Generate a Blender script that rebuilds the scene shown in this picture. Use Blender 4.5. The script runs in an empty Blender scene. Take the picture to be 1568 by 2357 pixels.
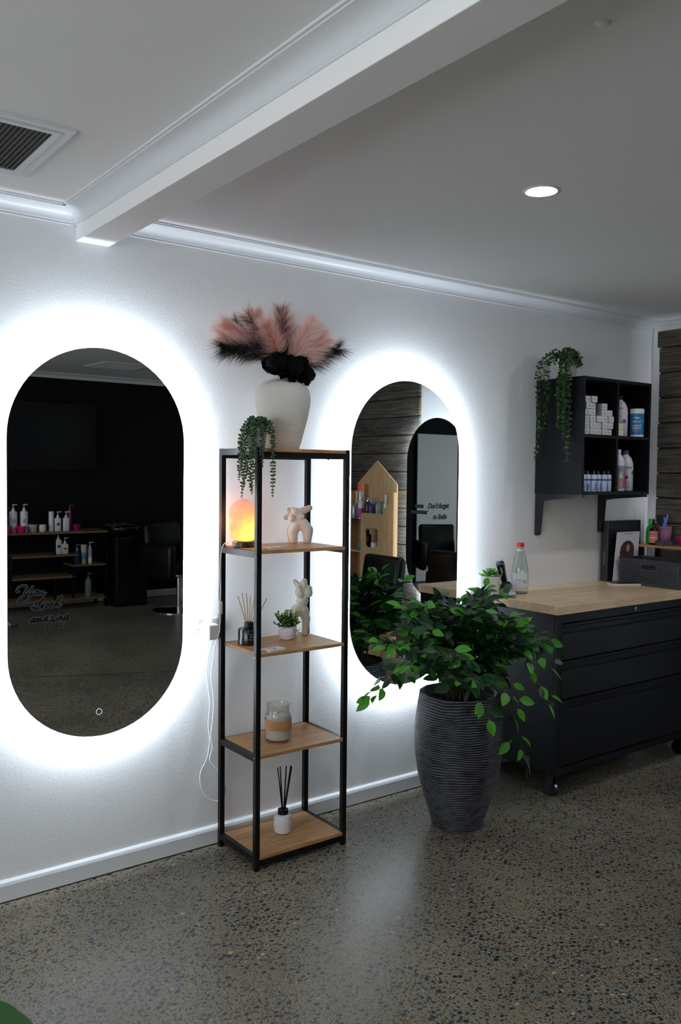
import bpy, bmesh, math, random
from mathutils import Vector, Matrix, noise
C = bpy.context.scene.collection
S = bpy.context.scene
R = math.radians
PI = math.pi

# ------------------------------------------------------------------ camera
CAM = Vector((0, -3.0579, 1.5033))
yaw, pitch, roll = 0.641687, -0.043719, 0.010301
fw = Vector((math.sin(yaw)*math.cos(pitch), math.cos(yaw)*math.cos(pitch), math.sin(pitch)))
rt = Vector((math.cos(yaw), -math.sin(yaw), 0))
up = rt.cross(fw)
rt2 = rt*math.cos(roll)+up*math.sin(roll)
up2 = -rt*math.sin(roll)+up*math.cos(roll)
cd = bpy.data.cameras.new('camera')
cam = bpy.data.objects.new('camera', cd)
C.objects.link(cam)
M3 = Matrix((rt2, up2, -fw)).transposed()
cam.matrix_world = Matrix.Translation(CAM) @ M3.to_4x4()
cd.sensor_fit = 'HORIZONTAL'; cd.sensor_width = 36.0
cd.lens = 36.0*1983.6/1568
cd.clip_start = 0.05; cd.clip_end = 60
cd.dof.use_dof = True; cd.dof.focus_distance = 3.35; cd.dof.aperture_fstop = 16.0
S.camera = cam

# ------------------------------------------------------------------ view, world, light levels
S.view_settings.view_transform = 'Standard'
S.view_settings.look = 'None'
S.view_settings.exposure = 0.0
S.view_settings.gamma = 1.0
S.view_settings.use_curve_mapping = False
W = bpy.data.worlds.new('world'); S.world = W; W.use_nodes = True
W.node_tree.nodes['Background'].inputs[0].default_value = (0.02, 0.022, 0.026, 1)
W.node_tree.nodes['Background'].inputs[1].default_value = 0.5
LED = 355.0            # strips behind the mirrors
LEDCOL = (0.79, 0.90, 1.0)
DOWN = 230.0            # ceiling downlights (diffuser emission)
DOWNCOL = (0.93, 0.96, 1.0)
SALT = 1.0
FILL = 110.0             # fill light through an unseen window added in the left-hand wall
FILLCOL = (0.98, 0.98, 1.0)
S.cycles.use_denoising = True
S.cycles.max_bounces = 14
S.cycles.glossy_bounces = 6
S.cycles.diffuse_bounces = 8
S.cycles.transparent_max_bounces = 16
S.cycles.caustics_reflective = False
S.cycles.caustics_refractive = False
S.cycles.sample_clamp_indirect = 4.0

# ------------------------------------------------------------------ materials
MATS = {}
def srgb(h):
    return tuple(((c/255/12.92) if c/255 <= .04045 else ((c/255+.055)/1.055)**2.4) for c in h)
def mat(name, col=(200, 200, 200), rough=.5, metal=0.0, spec=.5, bump=None, var=None, emis=None, alpha=None, trans=0, coat=0, sss=0):
    if name in MATS: return MATS[name]
    m = bpy.data.materials.new(name); m.use_nodes = True
    nt = m.node_tree; b = nt.nodes['Principled BSDF']
    c = srgb(col)+(1,)
    b.inputs['Base Color'].default_value = c
    b.inputs['Roughness'].default_value = rough
    b.inputs['Metallic'].default_value = metal
    b.inputs['Specular IOR Level'].default_value = spec
    b.inputs['Transmission Weight'].default_value = trans
    b.inputs['Coat Weight'].default_value = coat
    if sss:
        b.inputs['Subsurface Weight'].default_value = sss; b.inputs['Subsurface Radius'].default_value = (.02, .015, .01)
        b.inputs['Subsurface Scale'].default_value = .5
    if emis:
        b.inputs['Emission Color'].default_value = srgb(emis[0])+(1,); b.inputs['Emission Strength'].default_value = emis[1]
    tc = nt.nodes.new('ShaderNodeTexCoord')
    if bump:   # scale, strength, distance, (stretch)
        mp = nt.nodes.new('ShaderNodeMapping'); nt.links.new(tc.outputs['Object'], mp.inputs[0])
        if len(bump) > 3: mp.inputs['Scale'].default_value = bump[3]
        n = nt.nodes.new('ShaderNodeTexNoise'); n.inputs['Scale'].default_value = bump[0]; n.inputs['Detail'].default_value = 4
        nt.links.new(mp.outputs[0], n.inputs['Vector'])
        bp = nt.nodes.new('ShaderNodeBump'); bp.inputs['Strength'].default_value = bump[1]; bp.inputs['Distance'].default_value = bump[2]
        nt.links.new(n.outputs[0], bp.inputs['Height']); nt.links.new(bp.outputs[0], b.inputs['Normal'])
    if var:    # scale, colour2, (stretch)
        mp = nt.nodes.new('ShaderNodeMapping'); nt.links.new(tc.outputs['Object'], mp.inputs[0])
        if len(var) > 2: mp.inputs['Scale'].default_value = var[2]
        n = nt.nodes.new('ShaderNodeTexNoise'); n.inputs['Scale'].default_value = var[0]; n.inputs['Detail'].default_value = 5
        nt.links.new(mp.outputs[0], n.inputs['Vector'])
        r = nt.nodes.new('ShaderNodeValToRGB')
        r.color_ramp.elements[0].position = .32; r.color_ramp.elements[1].position = .68
        r.color_ramp.elements[0].color = c; r.color_ramp.elements[1].color = srgb(var[1])+(1,)
        nt.links.new(n.outputs[0], r.inputs[0]); nt.links.new(r.outputs[0], b.inputs['Base Color'])
    MATS[name] = m
    return m
def N(nt, t, **k):
    n = nt.nodes.new(t)
    for a, v in k.items():
        if a in n.inputs.keys(): n.inputs[a].default_value = v
        else: setattr(n, a, v)
    return n
def ramp(nt, stops):
    r = nt.nodes.new('ShaderNodeValToRGB'); e = r.color_ramp.elements
    while len(e) < len(stops): e.new(.5)
    for i, (p, c) in enumerate(stops): e[i].position = p; e[i].color = (srgb(c) if max(c) > 1.01 else tuple(c))+(1,)
    return r
def glass(name, tint=(235, 240, 240), mixf=.12, rough=.03):
    if name in MATS: return MATS[name]
    m = bpy.data.materials.new(name); m.use_nodes = True; nt = m.node_tree; nt.nodes.clear()
    o = N(nt, 'ShaderNodeOutputMaterial'); mx = N(nt, 'ShaderNodeMixShader'); t = N(nt, 'ShaderNodeBsdfTransparent'); g = N(nt, 'ShaderNodeBsdfGlossy')
    t.inputs[0].default_value = srgb(tint)+(1,); g.inputs['Roughness'].default_value = rough
    lw = N(nt, 'ShaderNodeLayerWeight'); lw.inputs[0].default_value = .22
    ma = N(nt, 'ShaderNodeMath', operation='MULTIPLY_ADD'); ma.inputs[1].default_value = .5; ma.inputs[2].default_value = mixf*.35
    nt.links.new(lw.outputs['Facing'], ma.inputs[0]); nt.links.new(ma.outputs[0], mx.inputs[0])
    nt.links.new(t.outputs[0], mx.inputs[1]); nt.links.new(g.outputs[0], mx.inputs[2]); nt.links.new(mx.outputs[0], o.inputs[0])
    MATS[name] = m; return m
def wood(name, c1, c2, c3, scale=6, rough=.45, axis=(1, 14, 14), plank=None):
    if name in MATS: return MATS[name]
    m = bpy.data.materials.new(name); m.use_nodes = True; nt = m.node_tree; b = nt.nodes['Principled BSDF']
    tc = N(nt, 'ShaderNodeTexCoord'); mp = N(nt, 'ShaderNodeMapping'); mp.inputs['Scale'].default_value = axis
    nt.links.new(tc.outputs['Object'], mp.inputs[0])
    n = N(nt, 'ShaderNodeTexNoise'); n.inputs['Scale'].default_value = scale; n.inputs['Detail'].default_value = 6; n.inputs['Distortion'].default_value = .6
    nt.links.new(mp.outputs[0], n.inputs['Vector'])
    n2 = N(nt, 'ShaderNodeTexNoise'); n2.inputs['Scale'].default_value = 2.3; nt.links.new(tc.outputs['Object'], n2.inputs['Vector'])
    mx = N(nt, 'ShaderNodeMath', operation='MULTIPLY_ADD'); mx.inputs[1].default_value = .35
    nt.links.new(n2.outputs[0], mx.inputs[0]); nt.links.new(n.outputs[0], mx.inputs[2])
    r = ramp(nt, [(.42, c1), (.62, c2), (.85, c3)]); nt.links.new(mx.outputs[0], r.inputs[0])
    last = r.outputs[0]
    if plank:   # staves glued together
        mp2 = N(nt, 'ShaderNodeMapping'); mp2.inputs['Rotation'].default_value = plank[2] if len(plank) > 2 else (0, 0, 0)
        nt.links.new(tc.outputs['Object'], mp2.inputs[0])
        br = N(nt, 'ShaderNodeTexBrick'); br.inputs['Scale'].default_value = 1.0; br.inputs['Brick Width'].default_value = plank[0]; br.inputs['Row Height'].default_value = plank[1]
        br.inputs['Mortar Size'].default_value = .0004; br.inputs['Color1'].default_value = (.86, .84, .80, 1); br.inputs['Color2'].default_value = (1.08, 1.05, 1.0, 1); br.inputs['Mortar'].default_value = (.7, .64, .56, 1)
        nt.links.new(mp2.outputs[0], br.inputs['Vector'])
        mm = N(nt, 'ShaderNodeMix', data_type='RGBA', blend_type='MULTIPLY'); mm.inputs[0].default_value = 1
        nt.links.new(last, mm.inputs[6]); nt.links.new(br.outputs[0], mm.inputs[7]); last = mm.outputs[2]
    nt.links.new(last, b.inputs['Base Color']); b.inputs['Roughness'].default_value = rough
    bp = N(nt, 'ShaderNodeBump'); bp.inputs['Strength'].default_value = .15; bp.inputs['Distance'].default_value = .001
    nt.links.new(n.outputs[0], bp.inputs['Height']); nt.links.new(bp.outputs[0], b.inputs['Normal'])
    MATS[name] = m; return m
def emit(name, col, strength):
    if name in MATS: return MATS[name]
    m = bpy.data.materials.new(name); m.use_nodes = True; nt = m.node_tree; nt.nodes.clear()
    o = N(nt, 'ShaderNodeOutputMaterial'); e = N(nt, 'ShaderNodeEmission'); e.inputs[0].default_value = tuple(col)+(1,); e.inputs[1].default_value = strength
    nt.links.new(e.outputs[0], o.inputs[0]); MATS[name] = m; return m
def floor_mat():
    m = bpy.data.materials.new('polished aggregate concrete'); m.use_nodes = True; nt = m.node_tree; b = nt.nodes['Principled BSDF']; L = nt.links
    tc = N(nt, 'ShaderNodeTexCoord')
    base = N(nt, 'ShaderNodeTexNoise'); base.inputs['Scale'].default_value = 1.6; base.inputs['Detail'].default_value = 6; L.new(tc.outputs['Object'], base.inputs['Vector'])
    rb = ramp(nt, [(.3, (116, 111, 97)), (.5, (136, 131, 115)), (.75, (152, 145, 126))]); L.new(base.outputs[0], rb.inputs[0])
    fine = N(nt, 'ShaderNodeTexNoise'); fine.inputs['Scale'].default_value = 260; fine.inputs['Detail'].default_value = 3; L.new(tc.outputs['Object'], fine.inputs['Vector'])
    rf = ramp(nt, [(.35, (.72, .72, .72)), (.6, (1.0, 1.0, 1.0)), (.75, (1.0, .98, .94))]); L.new(fine.outputs[0], rf.inputs[0])
    mul = N(nt, 'ShaderNodeMix', data_type='RGBA', blend_type='MULTIPLY'); mul.inputs[0].default_value = 1
    L.new(rb.outputs[0], mul.inputs[6]); L.new(rf.outputs[0], mul.inputs[7]); last = mul.outputs[2]
    wn = N(nt, 'ShaderNodeTexNoise'); wn.inputs['Scale'].default_value = 45; L.new(tc.outputs['Object'], wn.inputs['Vector'])
    dens = N(nt, 'ShaderNodeTexNoise'); dens.inputs['Scale'].default_value = 2.6; dens.inputs['Detail'].default_value = 2; L.new(tc.outputs['Object'], dens.inputs['Vector'])
    # stones in three sizes; each cell gets its own colour
    for sc, th, ch, stretch in ((135, .30, .62, (1, 1.5, 1)), (72, .33, .50, (1.5, 1, 1)), (46, .36, .30, (1, 1.25, 1))):
        wv = N(nt, 'ShaderNodeVectorMath', operation='MULTIPLY_ADD'); wv.inputs[1].default_value = (.010, .010, 0)
        mp = N(nt, 'ShaderNodeMapping'); mp.inputs['Scale'].default_value = stretch; mp.inputs['Rotation'].default_value = (0, 0, sc*.7)
        L.new(wn.outputs['Color'], wv.inputs[0]); L.new(tc.outputs['Object'], wv.inputs[2]); L.new(wv.outputs[0], mp.inputs[0])
        v = N(nt, 'ShaderNodeTexVoronoi'); v.inputs['Scale'].default_value = sc; v.voronoi_dimensions = '2D'; L.new(mp.outputs[0], v.inputs['Vector'])
        v.inputs['Randomness'].default_value = 1
        sep = N(nt, 'ShaderNodeSeparateColor'); L.new(v.outputs['Color'], sep.inputs[0])
        # radius varies per cell, presence by chance
        rad = N(nt, 'ShaderNodeMath', operation='MULTIPLY_ADD'); rad.inputs[1].default_value = th*.6; rad.inputs[2].default_value = th*.55; L.new(sep.outputs[1], rad.inputs[0])
        ed = N(nt, 'ShaderNodeMath', operation='LESS_THAN'); L.new(v.outputs['Distance'], ed.inputs[0]); L.new(rad.outputs[0], ed.inputs[1])
        dd = N(nt, 'ShaderNodeMath', operation='MULTIPLY_ADD'); dd.inputs[1].default_value = 1.1; dd.inputs[2].default_value = ch-.46; L.new(dens.outputs[0], dd.inputs[0])
        pr = N(nt, 'ShaderNodeMath', operation='LESS_THAN'); L.new(sep.outputs[0], pr.inputs[0]); L.new(dd.outputs[0], pr.inputs[1])
        msk = N(nt, 'ShaderNodeMath', operation='MULTIPLY'); L.new(ed.outputs[0], msk.inputs[0]); L.new(pr.outputs[0], msk.inputs[1])
        cr = ramp(nt, [(0, (36, 41, 48)), (.28, (52, 59, 67)), (.52, (72, 78, 82)), (.66, (30, 33, 37)), (.80, (96, 76, 48)), (.91, (132, 92, 54)), (.985, (170, 164, 148))])
        cr.color_ramp.interpolation = 'CONSTANT'; L.new(sep.outputs[2], cr.inputs[0])
        mx = N(nt, 'ShaderNodeMix', data_type='RGBA'); L.new(msk.outputs[0], mx.inputs[0]); L.new(last, mx.inputs[6]); L.new(cr.outputs[0], mx.inputs[7]); last = mx.outputs[2]
    L.new(last, b.inputs['Base Color'])
    rr = N(nt, 'ShaderNodeMapRange'); rr.inputs[3].default_value = .24; rr.inputs[4].default_value = .42; L.new(base.outputs[0], rr.inputs[0]); L.new(rr.outputs[0], b.inputs['Roughness'])
    b.inputs['Specular IOR Level'].default_value = .5
    bp = N(nt, 'ShaderNodeBump'); bp.inputs['Strength'].default_value = .12; bp.inputs['Distance'].default_value = .001; L.new(base.outputs[0], bp.inputs['Height']); L.new(bp.outputs[0], b.inputs['Normal'])
    return m
def board_mat():
    m = bpy.data.materials.new('weathered barn board'); m.use_nodes = True; nt = m.node_tree; b = nt.nodes['Principled BSDF']; L = nt.links
    tc = N(nt, 'ShaderNodeTexCoord'); at = N(nt, 'ShaderNodeVertexColor', layer_name='tone')
    off = N(nt, 'ShaderNodeVectorMath', operation='MULTIPLY_ADD'); off.inputs[1].default_value = (0, 9, .2); L.new(at.outputs[0], off.inputs[0]); L.new(tc.outputs['Object'], off.inputs[2])
    mp = N(nt, 'ShaderNodeMapping'); mp.inputs['Scale'].default_value = (3, 1.3, 30); L.new(off.outputs[0], mp.inputs[0])
    n = N(nt, 'ShaderNodeTexNoise'); n.inputs['Scale'].default_value = 3; n.inputs['Detail'].default_value = 8; n.inputs['Roughness'].default_value = .7; n.inputs['Distortion'].default_value = .25; L.new(mp.outputs[0], n.inputs['Vector'])
    r = ramp(nt, [(.28, (22, 20, 18)), (.42, (62, 58, 52)), (.55, (92, 87, 79)), (.72, (128, 122, 112))]); L.new(n.outputs[0], r.inputs[0])
    n2 = N(nt, 'ShaderNodeTexNoise'); n2.inputs['Scale'].default_value = 3.2; n2.inputs['Detail'].default_value = 3; L.new(off.outputs[0], n2.inputs['Vector'])
    r2 = ramp(nt, [(.35, (.55, .55, .57)), (.55, (.9, .88, .85)), (.72, (1.0, .78, .55))]); L.new(n2.outputs[0], r2.inputs[0])
    mm = N(nt, 'ShaderNodeMix', data_type='RGBA', blend_type='MULTIPLY'); mm.inputs[0].default_value = 1; L.new(r.outputs[0], mm.inputs[6]); L.new(r2.outputs[0], mm.inputs[7])
    L.new(mm.outputs[2], b.inputs['Base Color']); b.inputs['Roughness'].default_value = .8
    bp = N(nt, 'ShaderNodeBump'); bp.inputs['Strength'].default_value = .6; bp.inputs['Distance'].default_value = .004; L.new(n.outputs[0], bp.inputs['Height']); L.new(bp.outputs[0], b.inputs['Normal'])
    return m

wallpaint = mat('white wall paint', (236, 237, 239), .42, spec=.35, bump=(95, .22, .0022))
ceilpaint = mat('white ceiling paint', (246, 246, 247), .85, bump=(40, .08, .001))
trimpaint = mat('satin white trim', (224, 226, 230), .35)
blackwall = mat('black wall paint', (18, 18, 21), .75, spec=.16, bump=(14, .25, .004))
blackmetal = mat('black powder coat', (12, 13, 15), .36, spec=.28, bump=(220, .08, .0006))
blackcab = mat('matt black cabinet paint', (10, 11, 13), .6, spec=.09, bump=(160, .1, .0006, (1, 1, .1)))
blackplastic = mat('gloss black plastic', (14, 14, 16), .18)
blacksatin = mat('satin black', (20, 20, 22), .5, spec=.16)
vinyl = mat('black vinyl', (12, 13, 15), .35, spec=.3, bump=(60, .15, .001))
oak = wood('oak laminate', (142, 102, 62), (172, 128, 82), (196, 152, 104), 7, .42, (1.2, 16, 16))
darkoak = wood('dark oak board', (96, 74, 50), (120, 92, 62), (140, 110, 76), 7, .5, (1.2, 16, 16))  # darker oak tone for the boards of the reflected product rack
bench = wood('butcher block', (204, 172, 134), (222, 192, 154), (236, 210, 176), 5, .35, (2, 18, 18), plank=(.42, .045))
ply = wood('birch plywood', (176, 140, 100), (192, 156, 114), (206, 172, 130), 4, .55, (12, 12, 1.3))
white = mat('white plastic', (232, 233, 236), .3)
whitemat = mat('matt white ceramic', (226, 226, 228), .6, bump=(50, .06, .001))
chrome = mat('chrome', (215, 215, 218), .12, 1.0)
mirror_m = mat('mirror silver', (222, 226, 226), .0, 1.0)
ledm = emit('led strip glow', LEDCOL, LED)
ringm = emit('touch ring glow', (.9, .95, 1), .9)

# ------------------------------------------------------------------ geometry helpers
def tf(v, M): return M @ Vector(v) if M else Vector(v)
class MB:
    def __init__(s): s.bm = bmesh.new()
    def face(s, pts, mi=0):
        try:
            f = s.bm.faces.new([s.bm.verts.new(p) for p in pts]); f.material_index = mi; return f
        except ValueError: return None
    def box(s, x0, x1, y0, y1, z0, z1, M=None, mi=0, bev=0):
        P = [(x, y, z) for z in (z0, z1) for x, y in ((x0, y0), (x1, y0), (x1, y1), (x0, y1))]
        v = [s.bm.verts.new(tf(p, M)) for p in P]; fs = []
        for q in ((3, 2, 1, 0), (4, 5, 6, 7), (0, 1, 5, 4), (1, 2, 6, 5), (2, 3, 7, 6), (3, 0, 4, 7)):
            f = s.bm.faces.new([v[i] for i in q]); f.material_index = mi; fs.append(f)
        if bev:
            es = list({e for f in fs for e in f.edges})
            bmesh.ops.bevel(s.bm, geom=es, offset=bev, segments=2, profile=.5, affect='EDGES', material=-1)
        return s
    def lathe(s, prof, seg=24, M=None, mi=0, cap=True, sx=1, sy=1):
        rings = []
        for r, z in prof:
            rings.append([s.bm.verts.new(tf((r*sx*math.cos(2*PI*k/seg), r*sy*math.sin(2*PI*k/seg), z), M)) for k in range(seg)])
        for a, b in zip(rings, rings[1:]):
            for k in range(seg):
                f = s.bm.faces.new((a[k], a[(k+1) % seg], b[(k+1) % seg], b[k])); f.material_index = mi
        if cap:
            for rg, fl in ((rings[0], True), (rings[-1], False)):
                f = s.bm.faces.new(rg[::-1] if fl else rg); f.material_index = mi
        return s
    def tube(s, pts, r, seg=8, mi=0, cap=True, M=None):
        pts = [tf(p, M) for p in pts]; n = len(pts); rr = r if isinstance(r, (list, tuple)) else [r]*n
        rings = []; u = None
        for i, p in enumerate(pts):
            t = (pts[min(i+1, n-1)]-pts[max(i-1, 0)])
            if t.length < 1e-9: t = Vector((0, 0, 1))
            t.normalize()
            if u is None:
                u = t.orthogonal().normalized()
            else:
                u = (u-t*u.dot(t))
                u = u.normalized() if u.length > 1e-6 else t.orthogonal().normalized()
            w = t.cross(u)
            rings.append([s.bm.verts.new(p+(u*math.cos(2*PI*k/seg)+w*math.sin(2*PI*k/seg))*rr[i]) for k in range(seg)])
        for a, b in zip(rings, rings[1:]):
            for k in range(seg):
                f = s.bm.faces.new((a[k], a[(k+1) % seg], b[(k+1) % seg], b[k])); f.material_index = mi
        if cap and seg > 2:
            for rg, fl in ((rings[0], True), (rings[-1], False)):
                f = s.bm.faces.new(rg[::-1] if fl else rg); f.material_index = mi
        return s
    def ball(s, c, r, sub=2, M=None, mi=0, rot=None):
        r = r if isinstance(r, (list, tuple)) else (r, r, r)
        T = (M or Matrix.Identity(4)) @ Matrix.Translation(c) @ (rot.to_4x4() if rot else Matrix.Identity(4)) @ Matrix.Diagonal((r[0], r[1], r[2], 1))
        g = bmesh.ops.create_icosphere(s.bm, subdivisions=sub, radius=1, matrix=T)
        for v in g['verts']:
            for f in v.link_faces: f.material_index = mi
        return s
    def prism(s, poly, a, b, axis='y', holes=(), M=None, mi=0):
        """flat outline (u,v) with holes, extruded from a to b along axis"""
        def P(u, v, w):
            return tf({'y': (u, w, v), 'x': (w, u, v), 'z': (u, v, w)}[axis], M)
        edges = []; vs0 = []
        for lp in [poly]+list(holes):
            vv = [s.bm.verts.new(P(u, v, a)) for u, v in lp]
            for i in range(len(vv)): edges.append(s.bm.edges.new((vv[i], vv[(i+1) % len(vv)])))
            vs0 += vv
        g = bmesh.ops.triangle_fill(s.bm, use_beauty=True, edges=edges)
        fs = [f for f in g['geom'] if isinstance(f, bmesh.types.BMFace)]
        d = P(0, 0, b)-P(0, 0, a)
        e = bmesh.ops.extrude_face_region(s.bm, geom=fs)
        nv = [x for x in e['geom'] if isinstance(x, bmesh.types.BMVert)]
        bmesh.ops.translate(s.bm, verts=nv, vec=d)
        for v in nv+vs0:
            for f in v.link_faces: f.material_index = mi
        return s
    def leaf(s, o, d, nrm, L, Wd, mi=0, curl=.12, seg=4, round_=False):
        """pointed leaf folded a little along its midrib"""
        o = Vector(o); d = Vector(d).normalized(); nrm = Vector(nrm); sd = d.cross(nrm)
        if sd.length < 1e-5: sd = d.orthogonal()
        sd.normalize(); nn = sd.cross(d).normalized()
        mids = []; ls = []; rs = []
        for i in range(seg+1):
            t = i/seg
            w = (math.sin(PI*min(1, t**.8))**.8 if not round_ else math.sin(PI*t)**.55)*Wd*.5 if 0 < t < 1 else 0
            c = o+d*L*t-nn*(curl*L*t*t)
            mids.append(s.bm.verts.new(c))
            if w > 0:
                ls.append(s.bm.verts.new(c+sd*w+nn*w*.28)); rs.append(s.bm.verts.new(c-sd*w+nn*w*.28))
        for i in range(seg):
            for side, fl in ((ls, False), (rs, True)):
                a = mids[i]; b = mids[i+1]
                q = [a] + ([side[i-1]] if i > 0 else []) + ([side[i]] if i < seg-1 else []) + [b]
                q = q if fl else q[::-1]
                if len(q) >= 3:
                    f = s.bm.faces.new(q); f.material_index = mi; f.smooth = True
        return s
    def build(s, name, mats, parent=None, smooth=False, auto=None, loc=None, mods=None, fixn=True):
        if fixn: bmesh.ops.recalc_face_normals(s.bm, faces=s.bm.faces[:])
        me = bpy.data.meshes.new(name); s.bm.to_mesh(me); s.bm.free()
        for m in (mats if isinstance(mats, (list, tuple)) else [mats]): me.materials.append(m)
        if smooth:
            me.polygons.foreach_set('use_smooth', [True]*len(me.polygons))
            if auto: me.set_sharp_from_angle(angle=R(auto))
        o = bpy.data.objects.new(name, me); C.objects.link(o)
        if parent: o.parent = parent
        if loc: o.location = loc
        return o
def tag(o, label=None, cat=None, group=None, kind=None):
    if label: o['label'] = label
    if cat: o['category'] = cat
    if group: o['group'] = group
    if kind: o['kind'] = kind
    return o
def thing(name, loc, label, cat, group=None, rz=0, rx=0):
    o = bpy.data.objects.new(name, None); o.empty_display_size = .05; C.objects.link(o)
    o.location = loc; o.rotation_euler = (rx, 0, rz)
    return tag(o, label, cat, group)
def struct(name, mb, m, **k):
    return tag(mb.build(name, m, **k), kind='structure')
def copy_tree(o, parent=None):
    c = o.copy(); C.objects.link(c)
    if parent: c.parent = parent
    for ch in list(o.children): copy_tree(ch, c)
    return c
def rrect(u0, u1, v0, v1, r, n=5):
    P = []
    for cx, cy, a in ((u1-r, v1-r, 0), (u0+r, v1-r, 90), (u0+r, v0+r, 180), (u1-r, v0+r, 270)):
        for k in range(n+1):
            t = R(a+90*k/n); P.append((cx+r*math.cos(t), cy+r*math.sin(t)))
    return P
def capsule2(r, h, n=24):
    return [(r*math.cos(PI*k/n), h+r*math.sin(PI*k/n)) for k in range(n+1)]+[(-r*math.cos(PI*k/n), -h-r*math.sin(PI*k/n)) for k in range(n+1)]
def spline(pts, n=6):
    P = [Vector(p) for p in pts]; out = []
    for i in range(len(P)-1):
        a = P[max(i-1, 0)]; b = P[i]; c = P[i+1]; d = P[min(i+2, len(P)-1)]
        for k in range(n):
            t = k/n
            out.append(.5*((2*b)+(c-a)*t+(2*a-5*b+4*c-d)*t*t+(3*b-a-3*c+d)*t**3))
    out.append(P[-1]); return out
def text(name, s, size, m, parent, M, depth=.0004, shear=0, sx=1, wrap=None, bold=0, space=1):
    """lettering lying in its local XY plane; M places it; wrap = radius of the cylinder it lies on"""
    cu = bpy.data.curves.new(name, 'FONT'); cu.body = s; cu.size = size; cu.extrude = depth; cu.shear = shear; cu.offset = bold
    cu.align_x = 'CENTER'; cu.align_y = 'CENTER'; cu.space_character = space
    t = bpy.data.objects.new(name+'_tmp', cu); C.objects.link(t)
    dg = bpy.context.evaluated_depsgraph_get()
    me = bpy.data.meshes.new_from_object(t.evaluated_get(dg)); bpy.data.objects.remove(t); bpy.data.curves.remove(cu)
    for v in me.vertices:
        x, y, z = v.co; x *= sx
        if wrap:
            a = x/wrap; v.co = Vector((math.sin(a)*(wrap+z), y, math.cos(a)*(wrap+z)-wrap))
        else: v.co = Vector((x, y, z))
    me.transform(M); me.materials.clear(); me.materials.append(m)
    o = bpy.data.objects.new(name, me); C.objects.link(o); o.parent = parent
    return o
# lettering frames: facing -y (towards the room) at p, turned by a about z
def facing(p, a=0):
    return Matrix.Translation(p) @ Matrix.Rotation(a, 4, 'Z') @ Matrix.Rotation(R(90), 4, 'X')
def lie(p, a=0):
    return Matrix.Translation(p) @ Matrix.Rotation(a, 4, 'Z')
def az(x, y):      # heading of a spot seen from the middle of the room, to turn a thing's front that way
    return -math.atan2(x-CAM.x, y-CAM.y)

# ================================================================== THE ROOM
XL, XR, YF, ZC = -2.6, 4.62, -6.05, 2.43
BX0, BX1, BZ = 1.097, 1.219, 2.3225
struct('floor', MB().box(XL-.1, XR+.1, YF-.1, .1, -.08, 0), floor_mat())
struct('ceiling', MB().box(XL-.1, XR+.1, YF-.1, .1, ZC, ZC+.08), ceilpaint)
struct('wall_back', MB().box(XL-.1, XR+.1, 0, .1, 0, ZC), wallpaint)
struct('wall_right', MB().box(XR, XR+.1, YF, 0, 0, ZC), wallpaint)
WY0, WY1, WZ0, WZ1 = -4.4, -1.0, .70, 2.15
struct('wall_left', MB().box(XL-.1, XL, YF, WY0, 0, ZC).box(XL-.1, XL, WY1, 0, 0, ZC).box(XL-.1, XL, WY0, WY1, 0, WZ0).box(XL-.1, XL, WY0, WY1, WZ1, ZC), wallpaint)
struct('wall_front', MB().box(XL-.1, XR+.1, YF-.1, YF, 0, ZC), blackwall)
struct('trim_1', MB().box(BX0, BX1, YF, 0, BZ, ZC, bev=.002), ceilpaint)
def cove(name, p0, p1, ox, oy, m=trimpaint):
    """cove cornice from p0 to p1 along a wall; (ox,oy) points into the room"""
    prof = [(0, -.055), (.005, -.055), (.005, -.047)]
    for k in range(9):
        a = R(90*k/8); prof.append((.006+.054*(1-math.cos(a)), -.046+.036*math.sin(a)))
    prof += [(.060, -.006), (.068, -.006), (.068, 0), (0, 0)]
    mb = MB(); rings = []
    for (x, y) in (p0, p1):
        rings.append([mb.bm.verts.new((x+ox*d, y+oy*d, ZC+z)) for d, z in prof])
    for k in range(len(prof)):
        mb.bm.faces.new((rings[0][k], rings[0][(k+1) % len(prof)], rings[1][(k+1) % len(prof)], rings[1][k]))
    mb.bm.faces.new(rings[0]); mb.bm.faces.new(rings[1][::-1])
    return struct(name, mb, m, smooth=True, auto=30)
cove('trim_2', (XL, 0), (BX0, 0), 0, -1)
cove('trim_3', (BX1, 0), (XR, 0), 0, -1)
cove('trim_4', (BX0, 0), (BX0, YF), -1, 0)
cove('trim_5', (BX1, 0), (BX1, YF), 1, 0)
cove('trim_6', (XR, 0), (XR, YF), -1, 0)
cove('trim_7', (BX1, YF), (XR, YF), 0, 1)
cove('trim_8', (XL, YF), (BX0, YF), 0, 1)
def skirting(name, p0, p1, ox, oy, z1=.0715, ends=0):
    prof = [(0, .006), (.016, .006), (.016, z1-.016), (.013, z1-.006), (.006, z1), (0, z1)]
    mb = MB(); rings = [[mb.bm.verts.new((x+ox*d, y+oy*d, z)) for d, z in prof] for (x, y) in (p0, p1)]
    for k in range(len(prof)):
        mb.bm.faces.new((rings[0][k], rings[0][(k+1) % len(prof)], rings[1][(k+1) % len(prof)], rings[1][k]))
    mb.bm.faces.new(rings[0]); mb.bm.faces.new(rings[1][::-1])
    return struct(name, mb, trimpaint)
skirting('baseboard_back', (XL, 0), (XR, 0), 0, -1, .0765)
skirting('baseboard_right', (XR, -.02), (XR, YF), -1, 0)
skirting('baseboard_front', (1.12, YF), (XR, YF), 0, 1, .08)
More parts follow.
